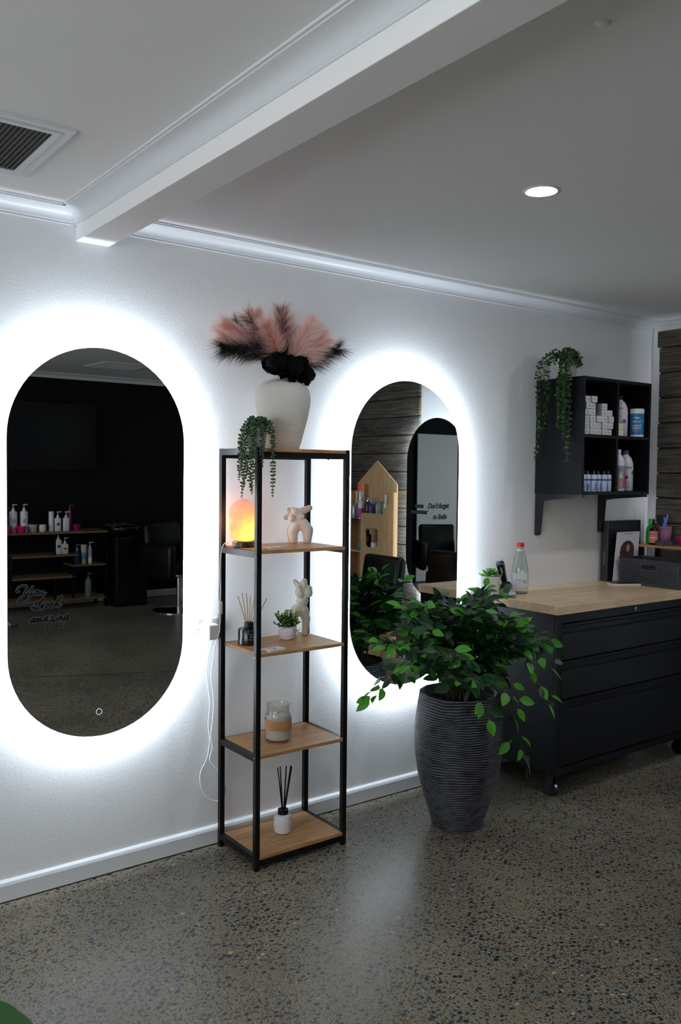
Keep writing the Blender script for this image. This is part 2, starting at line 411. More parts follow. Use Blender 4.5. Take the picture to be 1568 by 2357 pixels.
# unseen window added in the left-hand wall to bring in ambient fill
wf = MB(); n_ = 4
for k in range(n_+1):
    y = WY0+(WY1-WY0)*k/n_; wf.box(XL-.07, XL-.02, max(WY0, y-.025), min(WY1, y+.025), WZ0, WZ1)
wf.box(XL-.07, XL-.02, WY0, WY1, WZ0, WZ0+.05); wf.box(XL-.07, XL-.02, WY0, WY1, WZ1-.05, WZ1)
win_ = struct('added_window_1', wf, trimpaint)
MB().box(XL-.052, XL-.046, WY0+.01, WY1-.01, WZ0+.01, WZ1-.01).build('pane', glass('added window glass', (245, 248, 248), .1), win_)
dl_ = bpy.data.lights.new('added_window_fill', 'AREA'); dl_.shape = 'RECTANGLE'; dl_.size = WZ1-WZ0; dl_.size_y = WY1-WY0; dl_.energy = FILL; dl_.color = FILLCOL  # area lamp outside the added window, supplies most of the ambient light
do_ = bpy.data.objects.new('added_window_fill', dl_); C.objects.link(do_); do_.location = (XL-.12, (WY0+WY1)/2, (WZ0+WZ1)/2); do_.rotation_euler = (0, R(-90), 0)
# barn-board cladding on the right-hand wall
def cladding(name, y0, y1, seed, stag=.0):
    rnd = random.Random(seed); mb = MB(); lay = mb.bm.loops.layers.color.new('tone')
    z = .045; k = 0
    mb.box(XR-.006, XR, y0+.004, y1-stag-.004, .045, ZC-.06, mi=1)
    while z < ZC-.06:
        h = .1485; z1 = min(z+h, ZC-.056); y = y1-(stag if z < 2.24 else 0)
        while y > y0+.001:
            ln = rnd.choice((.55, .9, 1.3, 1.9)); ya = max(y0, y-ln)
            if ya-y0 < .2: ya = y0
            n0 = len(mb.bm.faces); th = rnd.uniform(.017, .023)
            mb.box(XR-th, XR, ya+.0015, y-.0015, z+.0035, z1-.0035, bev=.0015)
            mb.bm.faces.ensure_lookup_table(); t = rnd.random(); t2 = rnd.random(); t3 = rnd.random()
            for f in mb.bm.faces[n0:]:
                for l in f.loops: l[lay] = (t, t2, t3, 1)
            y = ya
        z = z1; k += 1
        if z1 >= ZC-.057: break
    return struct(name, mb, [boards, blacksatin])
boards = board_mat()
struct('trim_11', MB().box(-1.2, 1.9, -.012, .012, 0, .0012, Matrix.Translation((3.0, -2.69, 0)) @ Matrix.Rotation(R(21.5), 4, 'Z')), mat('dark joint filler', (56, 54, 48), .6, var=(40, (96, 90, 76))))
cladding('trim_9', -1.35, -.036, 5, .018)
cladding('trim_10', -4.6, -2.155, 9)
# white door in the black wall behind
dm = MB(); dm.box(.30, 1.07, YF, YF+.035, .012, 2.08, bev=.003)
door = tag(dm.build('door_1', mat('door paint', (226, 228, 230), .5)), kind='structure')
fr = MB(); fr.box(.24, .30, YF, YF+.02, 0, 2.14); fr.box(1.07, 1.085, YF, YF+.02, 0, 2.14); fr.box(.30, 1.07, YF, YF+.02, 2.08, 2.14)
fr.build('door_frame', blackwall, door)
hd = MB(); hd.tube([(1.0, YF+.035, 1.0), (1.0, YF+.08, 1.0), (.90, YF+.085, 1.0)], .008, 10); hd.build('door_handle', chrome, door, smooth=True)

# ================================================================== CEILING FITTINGS
def downlight(x, y, label):
    t = thing('downlight', (x, y, ZC), label, 'ceiling light', 'recessed ceiling downlights')
    MB().lathe([(.0455, 0), (.0455, -.003), (.055, -.004), (.060, -.0015), (.060, 0)], 40, cap=False).build('trim_ring', trimpaint, t, smooth=True)
    MB().lathe([(.0457, -.0022), (.0001, -.0022)], 40, cap=False).build('diffuser', emit('downlight diffuser', DOWNCOL, DOWN), t)
    return t
downlight(2.216, -1.165, 'round recessed downlight glowing in the ceiling above the planter')
for x, y, l in ((4.12, -1.26, 'round recessed downlight in the ceiling in front of the wall cabinet'),
                (2.3, -3.9, 'added unseen round downlight in the ceiling between beam and chair'),  # this and the next two are out of view, added as dim fill
                (0.2, -2.3, 'added unseen round downlight left of the ceiling beam near the photographer'),
                (-.9, -4.2, 'added unseen round downlight left of the beam near the black wall')):
    downlight(x, y, l)
def vent(x0, x1, y0, y1, label, grid=True):
    t = thing('air_vent', ((x0+x1)/2, (y0+y1)/2, ZC), label, 'air vent', 'ceiling air vents')
    a = (x1-x0)/2; b = (y1-y0)/2; f = MB()
    for k, (o0, o1, z0) in enumerate(((0, .026, -.008), (.028, .046, -.011))):
        f.box(-a+o0, a-o0, -b+o0, -b+o1, z0, 0); f.box(-a+o0, a-o0, b-o1, b-o0, z0, 0)
        f.box(-a+o0, -a+o1, -b+o1, b-o1, z0, 0); f.box(a-o1, a-o0, -b+o1, b-o1, z0, 0)
    f.build('frame', trimpaint, t)
    a -= .046; b -= .046
    MB().box(-a, a, -b, b, -.0012, -.0004).build('backing', mat('duct black', (16, 17, 18), .8), t)
    g = MB()
    if grid:
        n = int(2*a/.013)
        for i in range(1, n): g.box(-a+2*a*i/n-.0007, -a+2*a*i/n+.0007, -b, b, -.010, -.001)
        n = int(2*b/.006)
        for i in range(1, n): g.box(-a, a, -b+2*b*i/n-.0005, -b+2*b*i/n+.0005, -.007, -.002)
    else:
        for i in range(1, 9):
            M = Matrix.Translation((0, -b+2*b*i/9, -.006)) @ Matrix.Rotation(R(40), 4, 'X'); g.box(-a, a, -.012, .012, -.0012, .0012, M)
    g.build('grille', mat('grille grey', (96, 98, 92), .5) if grid else trimpaint, t)
vent(.43, .842, -.715, -.262, 'square eggcrate air vent in the ceiling left of the beam')
vent(2.98, 3.47, -5.15, -4.60, 'louvred air vent in the ceiling seen in the left mirror', False)
t = thing('smoke_detector', (1.50, -1.93, ZC), 'faint small round sensor on the ceiling right of the beam', 'detector')
MB().lathe([(.016, 0), (.014, -.003), (.008, -.006), (.0001, -.007)], 24, cap=False).build('housing', ceilpaint, t, smooth=True)

# ================================================================== BACKLIT MIRRORS
MR, MH = .3287, .3757
def mirror(loc, label, rz=0, tilt=0, gap=.040):
    t = thing('backlit_mirror', loc, label, 'mirror', 'backlit pill-shaped mirrors', rz=rz)
    t.rotation_euler = (tilt, 0, rz)
    g = -gap
    MB().prism(capsule2(MR, MH, 32), g-.005, g, 'y').build('glass', mirror_m, t)
    MB().prism(capsule2(MR, MH, 32), g+.0001, g+.0016, 'y').build('backing', blacksatin, t)
    MB().prism(capsule2(MR-.095, MH, 32), g+.0017, -.001, 'y').build('light_box', white, t)
    # led strip round the box, facing outwards
    mb = MB(); P = capsule2(MR-.028, MH, 32); Q = capsule2(MR-.046, MH, 32); n = len(P)
    a = [mb.bm.verts.new((u, g+.003, v)) for u, v in P]; b = [mb.bm.verts.new((u, g+.0075, v)) for u, v in Q]
    for k in range(n):
        if (Vector(P[k])-Vector(P[(k+1) % n])).length > 1e-6: mb.bm.faces.new((a[k], a[(k+1) % n], b[(k+1) % n], b[k]))
    mb.build('led_strip', ledm, t)
    return t, g-.005
mz = 1.2396
mir1, f1 = mirror((1.1686, 0, mz+.003), 'left backlit mirror reading You Look amazing, reflecting the black wall', tilt=.008)
mir2, f2 = mirror((2.6369, 0, mz-.008), 'right backlit mirror reading Dont forget to Smile, behind the potted ficus')
mir3, f3 = mirror((XR, -1.92, mz), 'backlit mirror on the right-hand wall, seen reflected in the right mirror', rz=-PI/2, gap=.058)
MB().lathe([(.0098, 0), (.0098, .0006), (.0115, .0006), (.0115, 0)], 32, cap=False, M=Matrix.Translation((-.006, f1-.0002, -.614)) @ Matrix.Rotation(R(90), 4, 'X')).build('touch_button', ringm, mir1)
# hand-written lettering, strokes in millimetre-like drawing units
inkm = mat('black vinyl lettering', (8, 9, 10), .5)
halom = mat('grey sticker backing', (96, 106, 110), .35)
YOU = [[(220, 350), (180, 358), (165, 330), (200, 255), (290, 205), (360, 200), (400, 225), (395, 270), (360, 350), (340, 410), (365, 430), (410, 400), (480, 310), (545, 225)],
       [(545, 225), (525, 320), (490, 430), (430, 540), (340, 605), (250, 630), (200, 600), (205, 545), (270, 480), (380, 430), (500, 415), (570, 425)],
       [(640, 320), (600, 345), (578, 400), (590, 432), (625, 420), (655, 370), (650, 325), (625, 325), (640, 350), (690, 345)],
       [(700, 345), (680, 400), (690, 432), (720, 415), (765, 345)], [(790, 345), (770, 400), (780, 440), (810, 425), (850, 385)]]
LOOK = [[(690, 600), (640, 605), (600, 635), (620, 665), (680, 650), (760, 590), (810, 545), (800, 525), (765, 540), (725, 600), (700, 680), (660, 760), (590, 790), (530, 760), (515, 725), (550, 720), (620, 765), (700, 790), (790, 775), (840, 745)],
        [(900, 635), (860, 665), (848, 720), (865, 752), (900, 735), (918, 680), (900, 640), (885, 660), (930, 672), (960, 660)], [(1000, 630), (962, 660), (950, 715), (968, 745), (1000, 725), (1020, 670), (1000, 635), (990, 655), (1040, 660)],
        [(1050, 735), (1090, 660), (1170, 550), (1240, 490), (1240, 470), (1205, 480), (1150, 560), (1100, 660), (1065, 735)],
        [(1085, 700), (1130, 650), (1180, 640), (1170, 670), (1120, 690), (1150, 735), (1190, 725), (1235, 680)]]
AMA = [[(590, 1000), (540, 1010), (495, 1070), (495, 1110), (530, 1095), (580, 1020), (590, 1000), (570, 1060), (575, 1105), (620, 1080)],
       [(640, 1000), (625, 1060), (605, 1100), (640, 1040), (680, 1005), (675, 1050), (655, 1100), (690, 1040), (730, 1000), (735, 1040), (715, 1090), (740, 1085), (800, 1050)],
       [(895, 970), (850, 985), (805, 1040), (805, 1082), (840, 1065), (885, 995), (900, 970), (880, 1040), (890, 1080), (940, 1050)],
       [(960, 990), (1000, 970), (1045, 975), (1030, 1010), (980, 1055), (1040, 1060), (1060, 1090), (1040, 1170), (980, 1240), (900, 1268), (860, 1240), (870, 1180), (930, 1120), (1010, 1080), (1090, 1060)],
       [(1135, 985), (1115, 1040), (1125, 1065), (1165, 1040)], [(1160, 930), (1163, 935)],
       [(1190, 970), (1180, 1020), (1165, 1060), (1200, 1010), (1240, 965), (1250, 980), (1230, 1030), (1250, 1050), (1290, 1020)],
       [(1400, 935), (1345, 945), (1310, 990), (1310, 1030), (1345, 1020), (1400, 960), (1410, 935), (1395, 1040), (1350, 1150), (1290, 1215), (1220, 1235), (1190, 1210), (1200, 1150), (1260, 1090), (1330, 1055), (1400, 1040)]]
def scribble(words, org, ux, uz, wv, parent, y, name):
    ink = MB(); halo = MB()
    for w in words:
        for st in w:
            P = [(org[0]+ux[0]*u+wv[0]*v, org[1]+ux[1]*u+wv[1]*v) for u, v in st]
            Q = spline([(p[0], p[1], 0) for p in P], 5)
            for mb, r, yy in ((halo, .0046, y-.0002), (ink, .0021, y-.0008)):
                for i, q in enumerate(Q):
                    c = [mb.bm.verts.new((q.x+r*math.cos(2*PI*k/10), yy-.00002*(i % 3), q.y+r*math.sin(2*PI*k/10))) for k in range(10)]
                    mb.bm.faces.new(c)
                for i, (a, b) in enumerate(zip(Q, Q[1:])):
                    d = (b-a)
                    if d.length < 1e-6: continue
                    n = Vector((-d.y, d.x, 0)).normalized()*r
                    mb.face([(a.x+n.x, yy-.00007, a.y+n.y), (b.x+n.x, yy-.00007, b.y+n.y), (b.x-n.x, yy-.00007, b.y-n.y), (a.x-n.x, yy-.00007, a.y-n.y)])
    h = halo.build(name+'_backing', halom, parent, fixn=False); ink.build(name, inkm, parent, fixn=False)
# drawing unit -> mirror plane (metres from the mirror's centre)
sx_ = (1.073-.847)/1568; sz_ = (.945-1.139)/1359; kz = (1.124-1.139)/1568
scribble((YOU, LOOK, AMA), (.847-1.1686, 1.139-mz), (sx_, kz), None, (0, sz_), mir1, f1, 'lettering')
for mb, (a, b, c, d) in (('lettering_backing', (.118, .272, .098, .138)), ('lettering_backing', (.158, .250, .058, .092))):
    pass
for s_, x_, z_, w_ in (('Don\u2019t forget', 2.832-2.6369, 1.357-mz+.008, 1), ('to Smile', 2.842-2.6369, 1.305-mz+.008, .9)):
    text('lettering', s_, .034, inkm, mir2, facing((x_, f2-.0016, z_)), shear=.35, sx=.78, bold=.0006)
    text('lettering_backing', s_, .034, mat('pale sticker backing', (150, 156, 150), .4), mir2, facing((x_, f2-.0006, z_)), shear=.35, sx=.78, bold=.0022)
# two grey sticker strips near the edge of the third mirror
sb = MB(); sb.box(.125, .225, f3-.0006, f3-.0001, -.005+.01, .022+.01); sb.box(.085, .275, f3-.0006, f3-.0001, -.052+.01, -.024+.01)
sb.build('sticker', mat('dark grey sticker', (52, 60, 64), .5), mir3)

# ================================================================== POWER POINTS
def outlet(loc, label, rz=0, w=.115, h=.072, group='switched double power points'):
    t = thing('power_point', loc, label, 'power outlet', group, rz=rz)
    MB().box(-w/2, w/2, -.009, 0, -h/2, h/2, bev=.003).build('face_plate', white, t)
    for s in (-1, 1):
        MB().box(s*w*.27-.006, s*w*.27+.006, -.013, -.008, h*.26, h*.42, bev=.001).build('switch', white, t)
        p = MB()
        for k, (dx, dz, an) in enumerate(((-.006, .0, 25), (.006, .0, -25), (0, -.013, 0))):
            p.box(-.0009, .0009, -.0095, -.0088, -.004, .004, Matrix.Translation((s*w*.27+dx, 0, dz-.006)) @ Matrix.Rotation(R(an), 4, 'Y'))
        p.build('socket', mat('slot grey', (90, 92, 96), .6), t)
    return t
outlet((1.608, 0, .889), 'white double power point on the wall left of the shelf rack')
outlet((3.062, 0, .898), 'white double power point on the wall behind the planter')
for i, (x, z, wv, hl) in enumerate(((3.615, .323, .115, 'upper'), (3.615, .225, .115, 'lower'))):
    outlet((x, YF, z), f'{hl} white power point on the black wall behind the reflected product rack', rz=PI)
t = thing('plug_charger', (3.075, -.010, .885), 'grey plug charger in the power point behind the planter', 'charger')
MB().box(-.032, .012, -.034, 0, -.026, .022, bev=.005).build('body', mat('grey plastic', (168, 170, 176), .35), t)
MB().box(.0121, .0135, -.030, -.004, -.024, .018).build('side_panel', blackplastic, t)
MB().tube(spline([(.0, -.018, -.026), (.004, -.03, -.06), (.02, -.05, -.05), (.032, -.045, .02), (.045, -.040, .055), (.072, -.050, .038)]), .0018, 6).build('cord', blacksatin, t, smooth=True)

# ================================================================== SHELF RACK
RX, RY, RW, RD, RH, PT = 1.6596, -.0298, .4295, .2927, 1.6, .0205
rack = thing('shelf_rack', (RX, RY-RD, 0), 'tall black metal rack with oak shelves between the two mirrors', 'shelf rack')
D = RD
for x in (0, RW-PT):
    for y in (0, D-PT):
        p = MB(); p.box(x, x+PT, y, y+PT, .004, RH, bev=.0012); p.build('post', blackmetal, rack)
        f = MB(); f.box(x+.002, x+PT-.002, y+.002, y+PT-.002, 0, .0038); f.build('foot_cap', blackplastic, rack)
TOPS = [.055, .441, .828, 1.216, 1.598]
for i, z in enumerate(TOPS):
    b = MB(); b.box(PT*.9, RW-PT*.9, .001 if i else .0, D-.004, z-.013, z, bev=.0008)
    b.build('shelf_board', oak, rack)
for z, sides in ((.055, 1), (.441, 1), (1.212, 1), (1.598, 1)):
    for x in (0.001, RW-PT+.001):
        MB().box(x, x+PT-.002, PT, D-PT, z-.024, z-.001+.002, bev=.001).build('side_rail', blackmetal, rack)
for z0, z1 in ((.018, .041), (RH-.038, RH-.0145)):
    MB().box(PT, RW-PT, .002, PT-.002, z0, z1).build('front_rail', blackmetal, rack)
    MB().box(PT, RW-PT, D-PT+.002, D-.002, z0, z1).build('rear_rail', blackmetal, rack)
for x, z in ((.14, RH-.041), (.33, RH-.041)):
    MB().lathe([(.004, 0), (.004, .003)], 10, M=Matrix.Translation((x, .011, z))).build('bolt', blackplastic, rack)
for z in (.434, .815, 1.20, 1.585):
    MB().lathe([(.003, 0), (.003, .0015)], 10, M=Matrix.Translation((-.0001, .010, z)) @ Matrix.Rotation(R(-90), 4, 'Y')).build('bolt', chrome, rack)

# ---------------------------------------------------------------- vase with pampas and black roses
VX, VY, VZ = 1.868, -.168, 1.5985
vase = thing('vase', (VX, VY, VZ), 'large off-white textured vase on top of the shelf rack', 'vase')
vprof = [(.062, 0), (.066, .004), (.074, .03), (.088, .08), (.101, .13), (.109, .175), (.1105, .205), (.106, .232), (.092, .254), (.070, .268), (.053, .274), (.047, .280), (.046, .288), (.050, .297), (.055, .302), (.052, .304), (.045, .300), (.042, .286), (.045, .276), (.085, .250), (.10, .2), (.06, .01)]
MB().lathe(vprof, 48).build('body', mat('textured cream ceramic', (220, 216, 208), .6, bump=(55, .55, .004, (1, 1, 2.2))), vase, smooth=True)
pink = mat('dusty pink plume', (253, 214, 208), .9); pink2 = mat('pale pink plume', (255, 236, 230), .9)
blk = mat('black plume', (20, 22, 26), .85)
def plume(base, tip, bend, label, m, group, seed, n=620, hl=.112, w=.0006, full=1.0, tipm=None):
    rnd = random.Random(seed)
    b = Vector(base); e = Vector(tip); mid = (b+e)*.5+Vector(bend)
    t = thing('pampas_stem', base, label, 'dried grass', group)
    P = [q-b for q in spline([b, b+(mid-b)*.5+Vector(bend)*.2, mid, e], 6)]
    MB().tube(P, .0016, 5).build('stem', m if m is blk else pink, t)
    mb = MB()
    for k in range(n):
        u = .34+.66*rnd.random()**.9; i = min(int(u*(len(P)-1)), len(P)-2); f = u*(len(P)-1)-i
        o = P[i].lerp(P[i+1], f); ax = (P[i+1]-P[i]).normalized()
        rv = Vector((rnd.gauss(0, 1), rnd.gauss(0, .55), rnd.gauss(0, 1))); rv -= ax*rv.dot(ax)
        if rv.length < 1e-3: continue
        rv.normalize(); L = hl*full*(.55+.6*rnd.random())*(1.25-.55*u)
        d = (ax*rnd.uniform(.9, 1.7)+rv*rnd.uniform(.35, .8)).normalized()
        q1 = o+d*L*.5; q2 = o+d*L+rv*L*.12+Vector((0, 0, -L*.14))
        sd = d.cross(Vector((.6, .8, .1)).cross(d)) if rnd.random() < .5 else d.cross(Vector((.6, .8, 0)))
        sd = sd.normalized()*w
        mi = 1 if (tipm and rnd.random() < .3) else 0
        mb.face([o-sd, o+sd, q1+sd*.8, q1-sd*.8], mi); mb.face([q1-sd*.8, q1+sd*.8, q2], mi)
    mb.build('plume', [m, tipm or m], t, fixn=False)
NB = (VX, VY+.0, VZ+.302)
pk = 'pink pampas stems in the vase'; bkk = 'black pampas stems in the vase'
spec = [((1.585, -.20, 2.005), (.0, 0, .02), pink2, 'leftmost pink pampas plume fanning low over the black one'),
        ((1.635, -.14, 2.060), (.0, 0, .02), pink, 'second pink pampas plume from the left in the vase'),
        ((1.700, -.20, 2.085), (.01, 0, .01), pink, 'third pink pampas plume from the left, leaning left'),
        ((1.775, -.13, 2.110), (.0, 0, .0), pink2, 'pink pampas plume just left of the middle of the vase'),
        ((1.845, -.19, 2.120), (.0, 0, .0), pink, 'tallest pink pampas plume above the roses'),
        ((1.915, -.12, 2.105), (.0, 0, .0), pink2, 'pink pampas plume just right of the middle of the vase'),
        ((1.985, -.18, 2.095), (-.01, 0, .01), pink, 'second pink pampas plume from the right in the vase'),
        ((1.745, -.25, 2.055), (.0, 0, .0), pink, 'pink pampas plume leaning forward left of the roses'),
        ((1.925, -.25, 2.060), (.0, 0, .0), pink2, 'pink pampas plume leaning forward right of the roses'),
        ((2.010, -.23, 2.030), (.0, 0, .0), pink, 'lower right pink pampas plume in front of the palest one'),
        ((2.035, -.13, 2.080), (-.01, 0, .02), pink2, 'rightmost pink pampas plume with the palest tip')]
for i, (tip, bend, m, l) in enumerate(spec):
    plume(NB, tip, bend, l, m, pk, 20+i, n=3000, tipm=blk if i in (2, 4) else (pink2 if m is pink else pink), w=.00065)
plume(NB, (1.577, -.23, 1.960), (.02, 0, .035), 'black pampas plume sweeping low to the left of the vase', blk, bkk, 41, 2200, .12)
plume(NB, (2.100, -.20, 2.010), (-.01, 0, .0), 'black pampas plume sweeping to the right of the vase', blk, bkk, 42, 2200, .12)
plume(NB, (1.700, -.09, 2.095), (.0, 0, .01), 'thin black pampas plume behind the pink ones on the left', blk, bkk, 43, 400, .08)
plume(NB, (1.985, -.09, 2.085), (.0, 0, .01), 'thin black pampas plume behind the pink ones on the right', blk, bkk, 44, 400, .08)
rosem = mat('black rose fabric', (9, 9, 11), .95, spec=.1)
def rose(c, r, face, label, seed, leaves=True):
    rnd = random.Random(seed); t = thing('black_rose', (c[0], c[1], c[2]), label, 'artificial flower', 'black artificial roses in the vase')
    ax = Vector(face).normalized(); q = Vector((0, 0, 1)).rotation_difference(ax).to_matrix()
    mb = MB()
    for ring, (rr, n, tilt) in enumerate(((.18, 4, .15), (.36, 5, .35), (.58, 6, .6), (.8, 7, .95), (.98, 8, 1.35))):
        for k in range(n):
            a = 2*PI*(k+.5*ring)/n+rnd.uniform(-.15, .15)
            rows = []
            for i in range(4):
                u = i/3; row = []
                for j in range(5):
                    v = (j/4-.5); aa = a+v*(2*PI/n)*1.35
                    rad = r*rr*(.45+.55*math.sin(min(u*tilt+.35, 1.5)))+r*.05*math.cos(v*6)*u
                    z = r*(.78*u*(1-.28*ring*.5)-.12*ring*.6)-r*.12*v*v*u*4+rnd.uniform(-.05, .05)*r*3*u
                    row.append(mb.bm.verts.new(q @ Vector((rad*math.cos(aa), rad*math.sin(aa), z))))
                rows.append(row)
            for i in range(3):
                for j in range(4): mb.bm.faces.new((rows[i][j], rows[i][j+1], rows[i+1][j+1], rows[i+1][j]))
    n0 = len(mb.bm.verts); mb.ball((0, 0, 0), r*.70, 4); mb.bm.verts.ensure_lookup_table()
    for v in mb.bm.verts[n0:]:
        w_ = Vector(c)*7+v.co*55; v.co *= 1+.30*abs(noise.noise(w_))+.12*noise.noise(w_*2.7)
    mb.build('petals', rosem, t, smooth=True, fixn=False)
    vn = Vector(NB)-Vector(c); MB().tube([(0, 0, 0), vn*.5+Vector((0, 0, -.005)), vn+Vector((0, 0, -.05))], .0025, 6).build('stem', rosem, t)
    return t
for c, r, f, l in (((1.800, -.225, 1.930), .058, (-.5, -.8, .5), 'large black rose on the left of the bunch'),
                   ((1.868, -.245, 1.915), .052, (-.1, -1, .3), 'black rose in the middle of the bunch above the vase neck'),
                   ((1.915, -.215, 1.932), .050, (.35, -.8, .6), 'black rose at upper right of the bunch'),
                   ((1.935, -.235, 1.895), .045, (.6, -.8, .1), 'black rose at lower right of the bunch'),
                   ((1.842, -.175, 1.955), .046, (0, -.4, 1), 'black rose at the top of the bunch')):
    rose(c, r, f, l, int(c[0]*999))
lf = thing('black_rose_leaves', NB, 'black fabric rose leaves drooping over the vase rim', 'artificial leaves')
for dx, dy, dz, L in ((-.045, -.09, .02, .075), (-.012, -.105, .010, .080), (.035, -.095, .01, .075), (.085, -.08, .015, .07), (.105, -.07, .03, .05), (-.075, -.09, .03, .05)):
    mb = MB(); o = Vector((dx*.5, dy*.6, dz+.012)); mb.tube([(0, 0, -.03), (dx*.3, dy*.3, .01), o], .0014, 5)
    mb.leaf(o, (dx*.8, dy*.25, -.07), (0, -1, .3), L, .052, curl=.1, round_=True); mb.build('leaf', rosem, lf, fixn=False)

# ---------------------------------------------------------------- string-of-pearls plant over the rack's corner
bead = mat('pearl plant green', (44, 74, 44), .5); bead2 = mat('pearl plant light green', (66, 98, 56), .5)
pot = thing('hanging_bead_plant', (1.690, -.262, 1.5985), 'trailing bead plant spilling over the top left corner of the rack', 'potted plant')
MB().lathe([(.030, 0), (.034, .002), (.043, .075), (.045, .08), (.042, .08), (.032, .006)], 28).build('pot', mat('grey white pot', (186, 188, 192), .5, bump=(30, .3, .004)), pot, smooth=True)
MB().lathe([(.0001, .072), (.042, .074)], 24, cap=False).build('soil', mat('potting soil', (40, 30, 24), .95), pot)
rnd = random.Random(3)
def strand(pts, name='strand', r=.0052, step=.0078, parent=pot):
    Q = spline(pts, 8); mb = MB(); mb.tube(Q, .0010, 4, mi=0)
    acc = 0; k = 0
    tot = sum((b-a).length for a, b in zip(Q, Q[1:])); run = 0
    for a, b in zip(Q, Q[1:]):
        d = (b-a); run += d.length; acc += d.length
        while acc > step:
            acc -= step; k += 1
            taper = 1.0 if run < tot*.82 else max(.45, 1-(run-tot*.82)/(tot*.18)*.6)
            for s in (0, 1):
                an = k*1.9+s*PI+rnd.uniform(-.4, .4); o = Vector((math.cos(an), math.sin(an), rnd.uniform(-.2, .5))).normalized()
                mb.ball(b+o*r*1.25*taper, (r*taper*1.2, r*taper*.85, r*taper*.85), 1, mi=rnd.choice((0, 0, 1)), rot=Vector((1, 0, 0)).rotation_difference(o).to_matrix())
    return mb.build(name, [bead, bead2], parent, smooth=True)
# the ones on the left fall outside the side rail, the right one in front of the front rail
for (x, y, zt, zb, wob) in ((-.045, .012, .095, -.185, .004), (-.052, -.012, .088, -.160, .006), (-.041, -.035, .098, -.172, -.004), (-.048, .030, .082, -.12, .003), (-.044, -.055, .085, -.165, .003)):
    strand([(-.01+x*.1, y*.5, .078), (x*.55, y*.8, zt+.008), (x*.95, y, zt-.02), (x-.004, y, .0), (x-.006+wob, y+.004, (zb)*.5), (x-.004-wob, y+wob, zb)])
strand([(.005, -.01, .078), (.018, -.04, .10), (.024, -.062, .09), (.026, -.073, .05), (.025, -.076, .0), (.027, -.076, -.09), (.025, -.076, -.185)])
strand([(.0, -.01, .078), (-.012, -.04, .108), (-.018, -.06, .088), (-.020, -.075, .04), (-.022, -.076, -.03), (-.018, -.076, -.07)])
for k in range(9):
    a = rnd.uniform(0, 2*PI); x = .036*math.cos(a); y = .036*math.sin(a)
    strand([(x*.3, y*.3, .078), (x*.8, y*.8, .105+rnd.random()*.012), (x*1.25, y*1.25, .085), (x*1.35, y*1.35, .05)], step=.007)

# ---------------------------------------------------------------- salt lamp
sl = thing('salt_lamp', (1.712, -.140, 1.216), 'glowing orange salt crystal lamp on the second shelf', 'lamp')
mb = MB(); mb.ball((0, 0, .118), 1, 4, mi=0)
for v in mb.bm.verts:
    p = v.co-Vector((0, 0, .118)); d = p.normalized(); zz = d.z
    rx = .065; h = .086 if zz < 0 else .084
    q = Vector((d.x*rx*(1+.10*(-zz)), d.y*.052, d.z*h))
    q = Vector((math.copysign(abs(q.x/rx)**.86, q.x)*rx, math.copysign(abs(q.y/.052)**.86, q.y)*.052, math.copysign(abs(q.z/h)**.84, q.z)*h))
    q.z -= max(0, q.x-.005)*max(0, q.z)*9; q.z = max(-.086, q.z)
    n = noise.noise(q*38)*.006+noise.noise(q*95)*.0022
    q += d*n; v.co = Vector((q.x, q.y, q.z+.104))
    if v.co.z < .024: v.co.z = .024
sm = bpy.data.materials.new('glowing salt crystal'); sm.use_nodes = True; nt = sm.node_tree; b_ = nt.nodes['Principled BSDF']
b_.inputs['Base Color'].default_value = srgb((240, 176, 150))+(1,); b_.inputs['Roughness'].default_value = .45
tc = N(nt, 'ShaderNodeTexCoord'); vm = N(nt, 'ShaderNodeVectorMath', operation='DISTANCE'); vm.inputs[1].default_value = (.010, -.02, .060)
nt.links.new(tc.outputs['Object'], vm.inputs[0])
nz = N(nt, 'ShaderNodeTexNoise'); nz.inputs['Scale'].default_value = 32; nz.inputs['Detail'].default_value = 4; nt.links.new(tc.outputs['Object'], nz.inputs['Vector'])
ad = N(nt, 'ShaderNodeMath', operation='MULTIPLY_ADD'); ad.inputs[1].default_value = .045; nt.links.new(nz.outputs[0], ad.inputs[0]); nt.links.new(vm.outputs['Value'], ad.inputs[2])
rp = ramp(nt, [(.045, (255, 226, 92)), (.075, (255, 196, 70)), (.105, (250, 160, 84)), (.15, (236, 140, 110))]); nt.links.new(ad.outputs[0], rp.inputs[0])
rs = ramp(nt, [(.045, (1, 1, 1)), (.085, (.62, .62, .62)), (.125, (.46, .46, .46)), (.17, (.36, .36, .36))]); nt.links.new(ad.outputs[0], rs.inputs[0])
mm = N(nt, 'ShaderNodeMath', operation='MULTIPLY'); mm.inputs[1].default_value = 1.9*SALT; nt.links.new(rs.outputs[0], mm.inputs[0])
nt.links.new(rp.outputs[0], b_.inputs['Emission Color']); nt.links.new(mm.outputs[0], b_.inputs['Emission Strength'])
mb.build('salt_crystal', sm, sl, smooth=True)
MB().lathe([(.044, 0), (.048, .003), (.048, .019), (.045, .023)], 28, sy=.9).build('base', mat('dark wood base', (40, 28, 24), .3, var=(30, (92, 66, 56))), sl)
li = bpy.data.lights.new('salt_bulb', 'POINT'); li.energy = .9*SALT; li.color = (1, .34, .14); li.shadow_soft_size = .05
lo = bpy.data.objects.new('salt_bulb', li); C.objects.link(lo); lo.parent = sl; lo.location = (-.075, .075, .10)
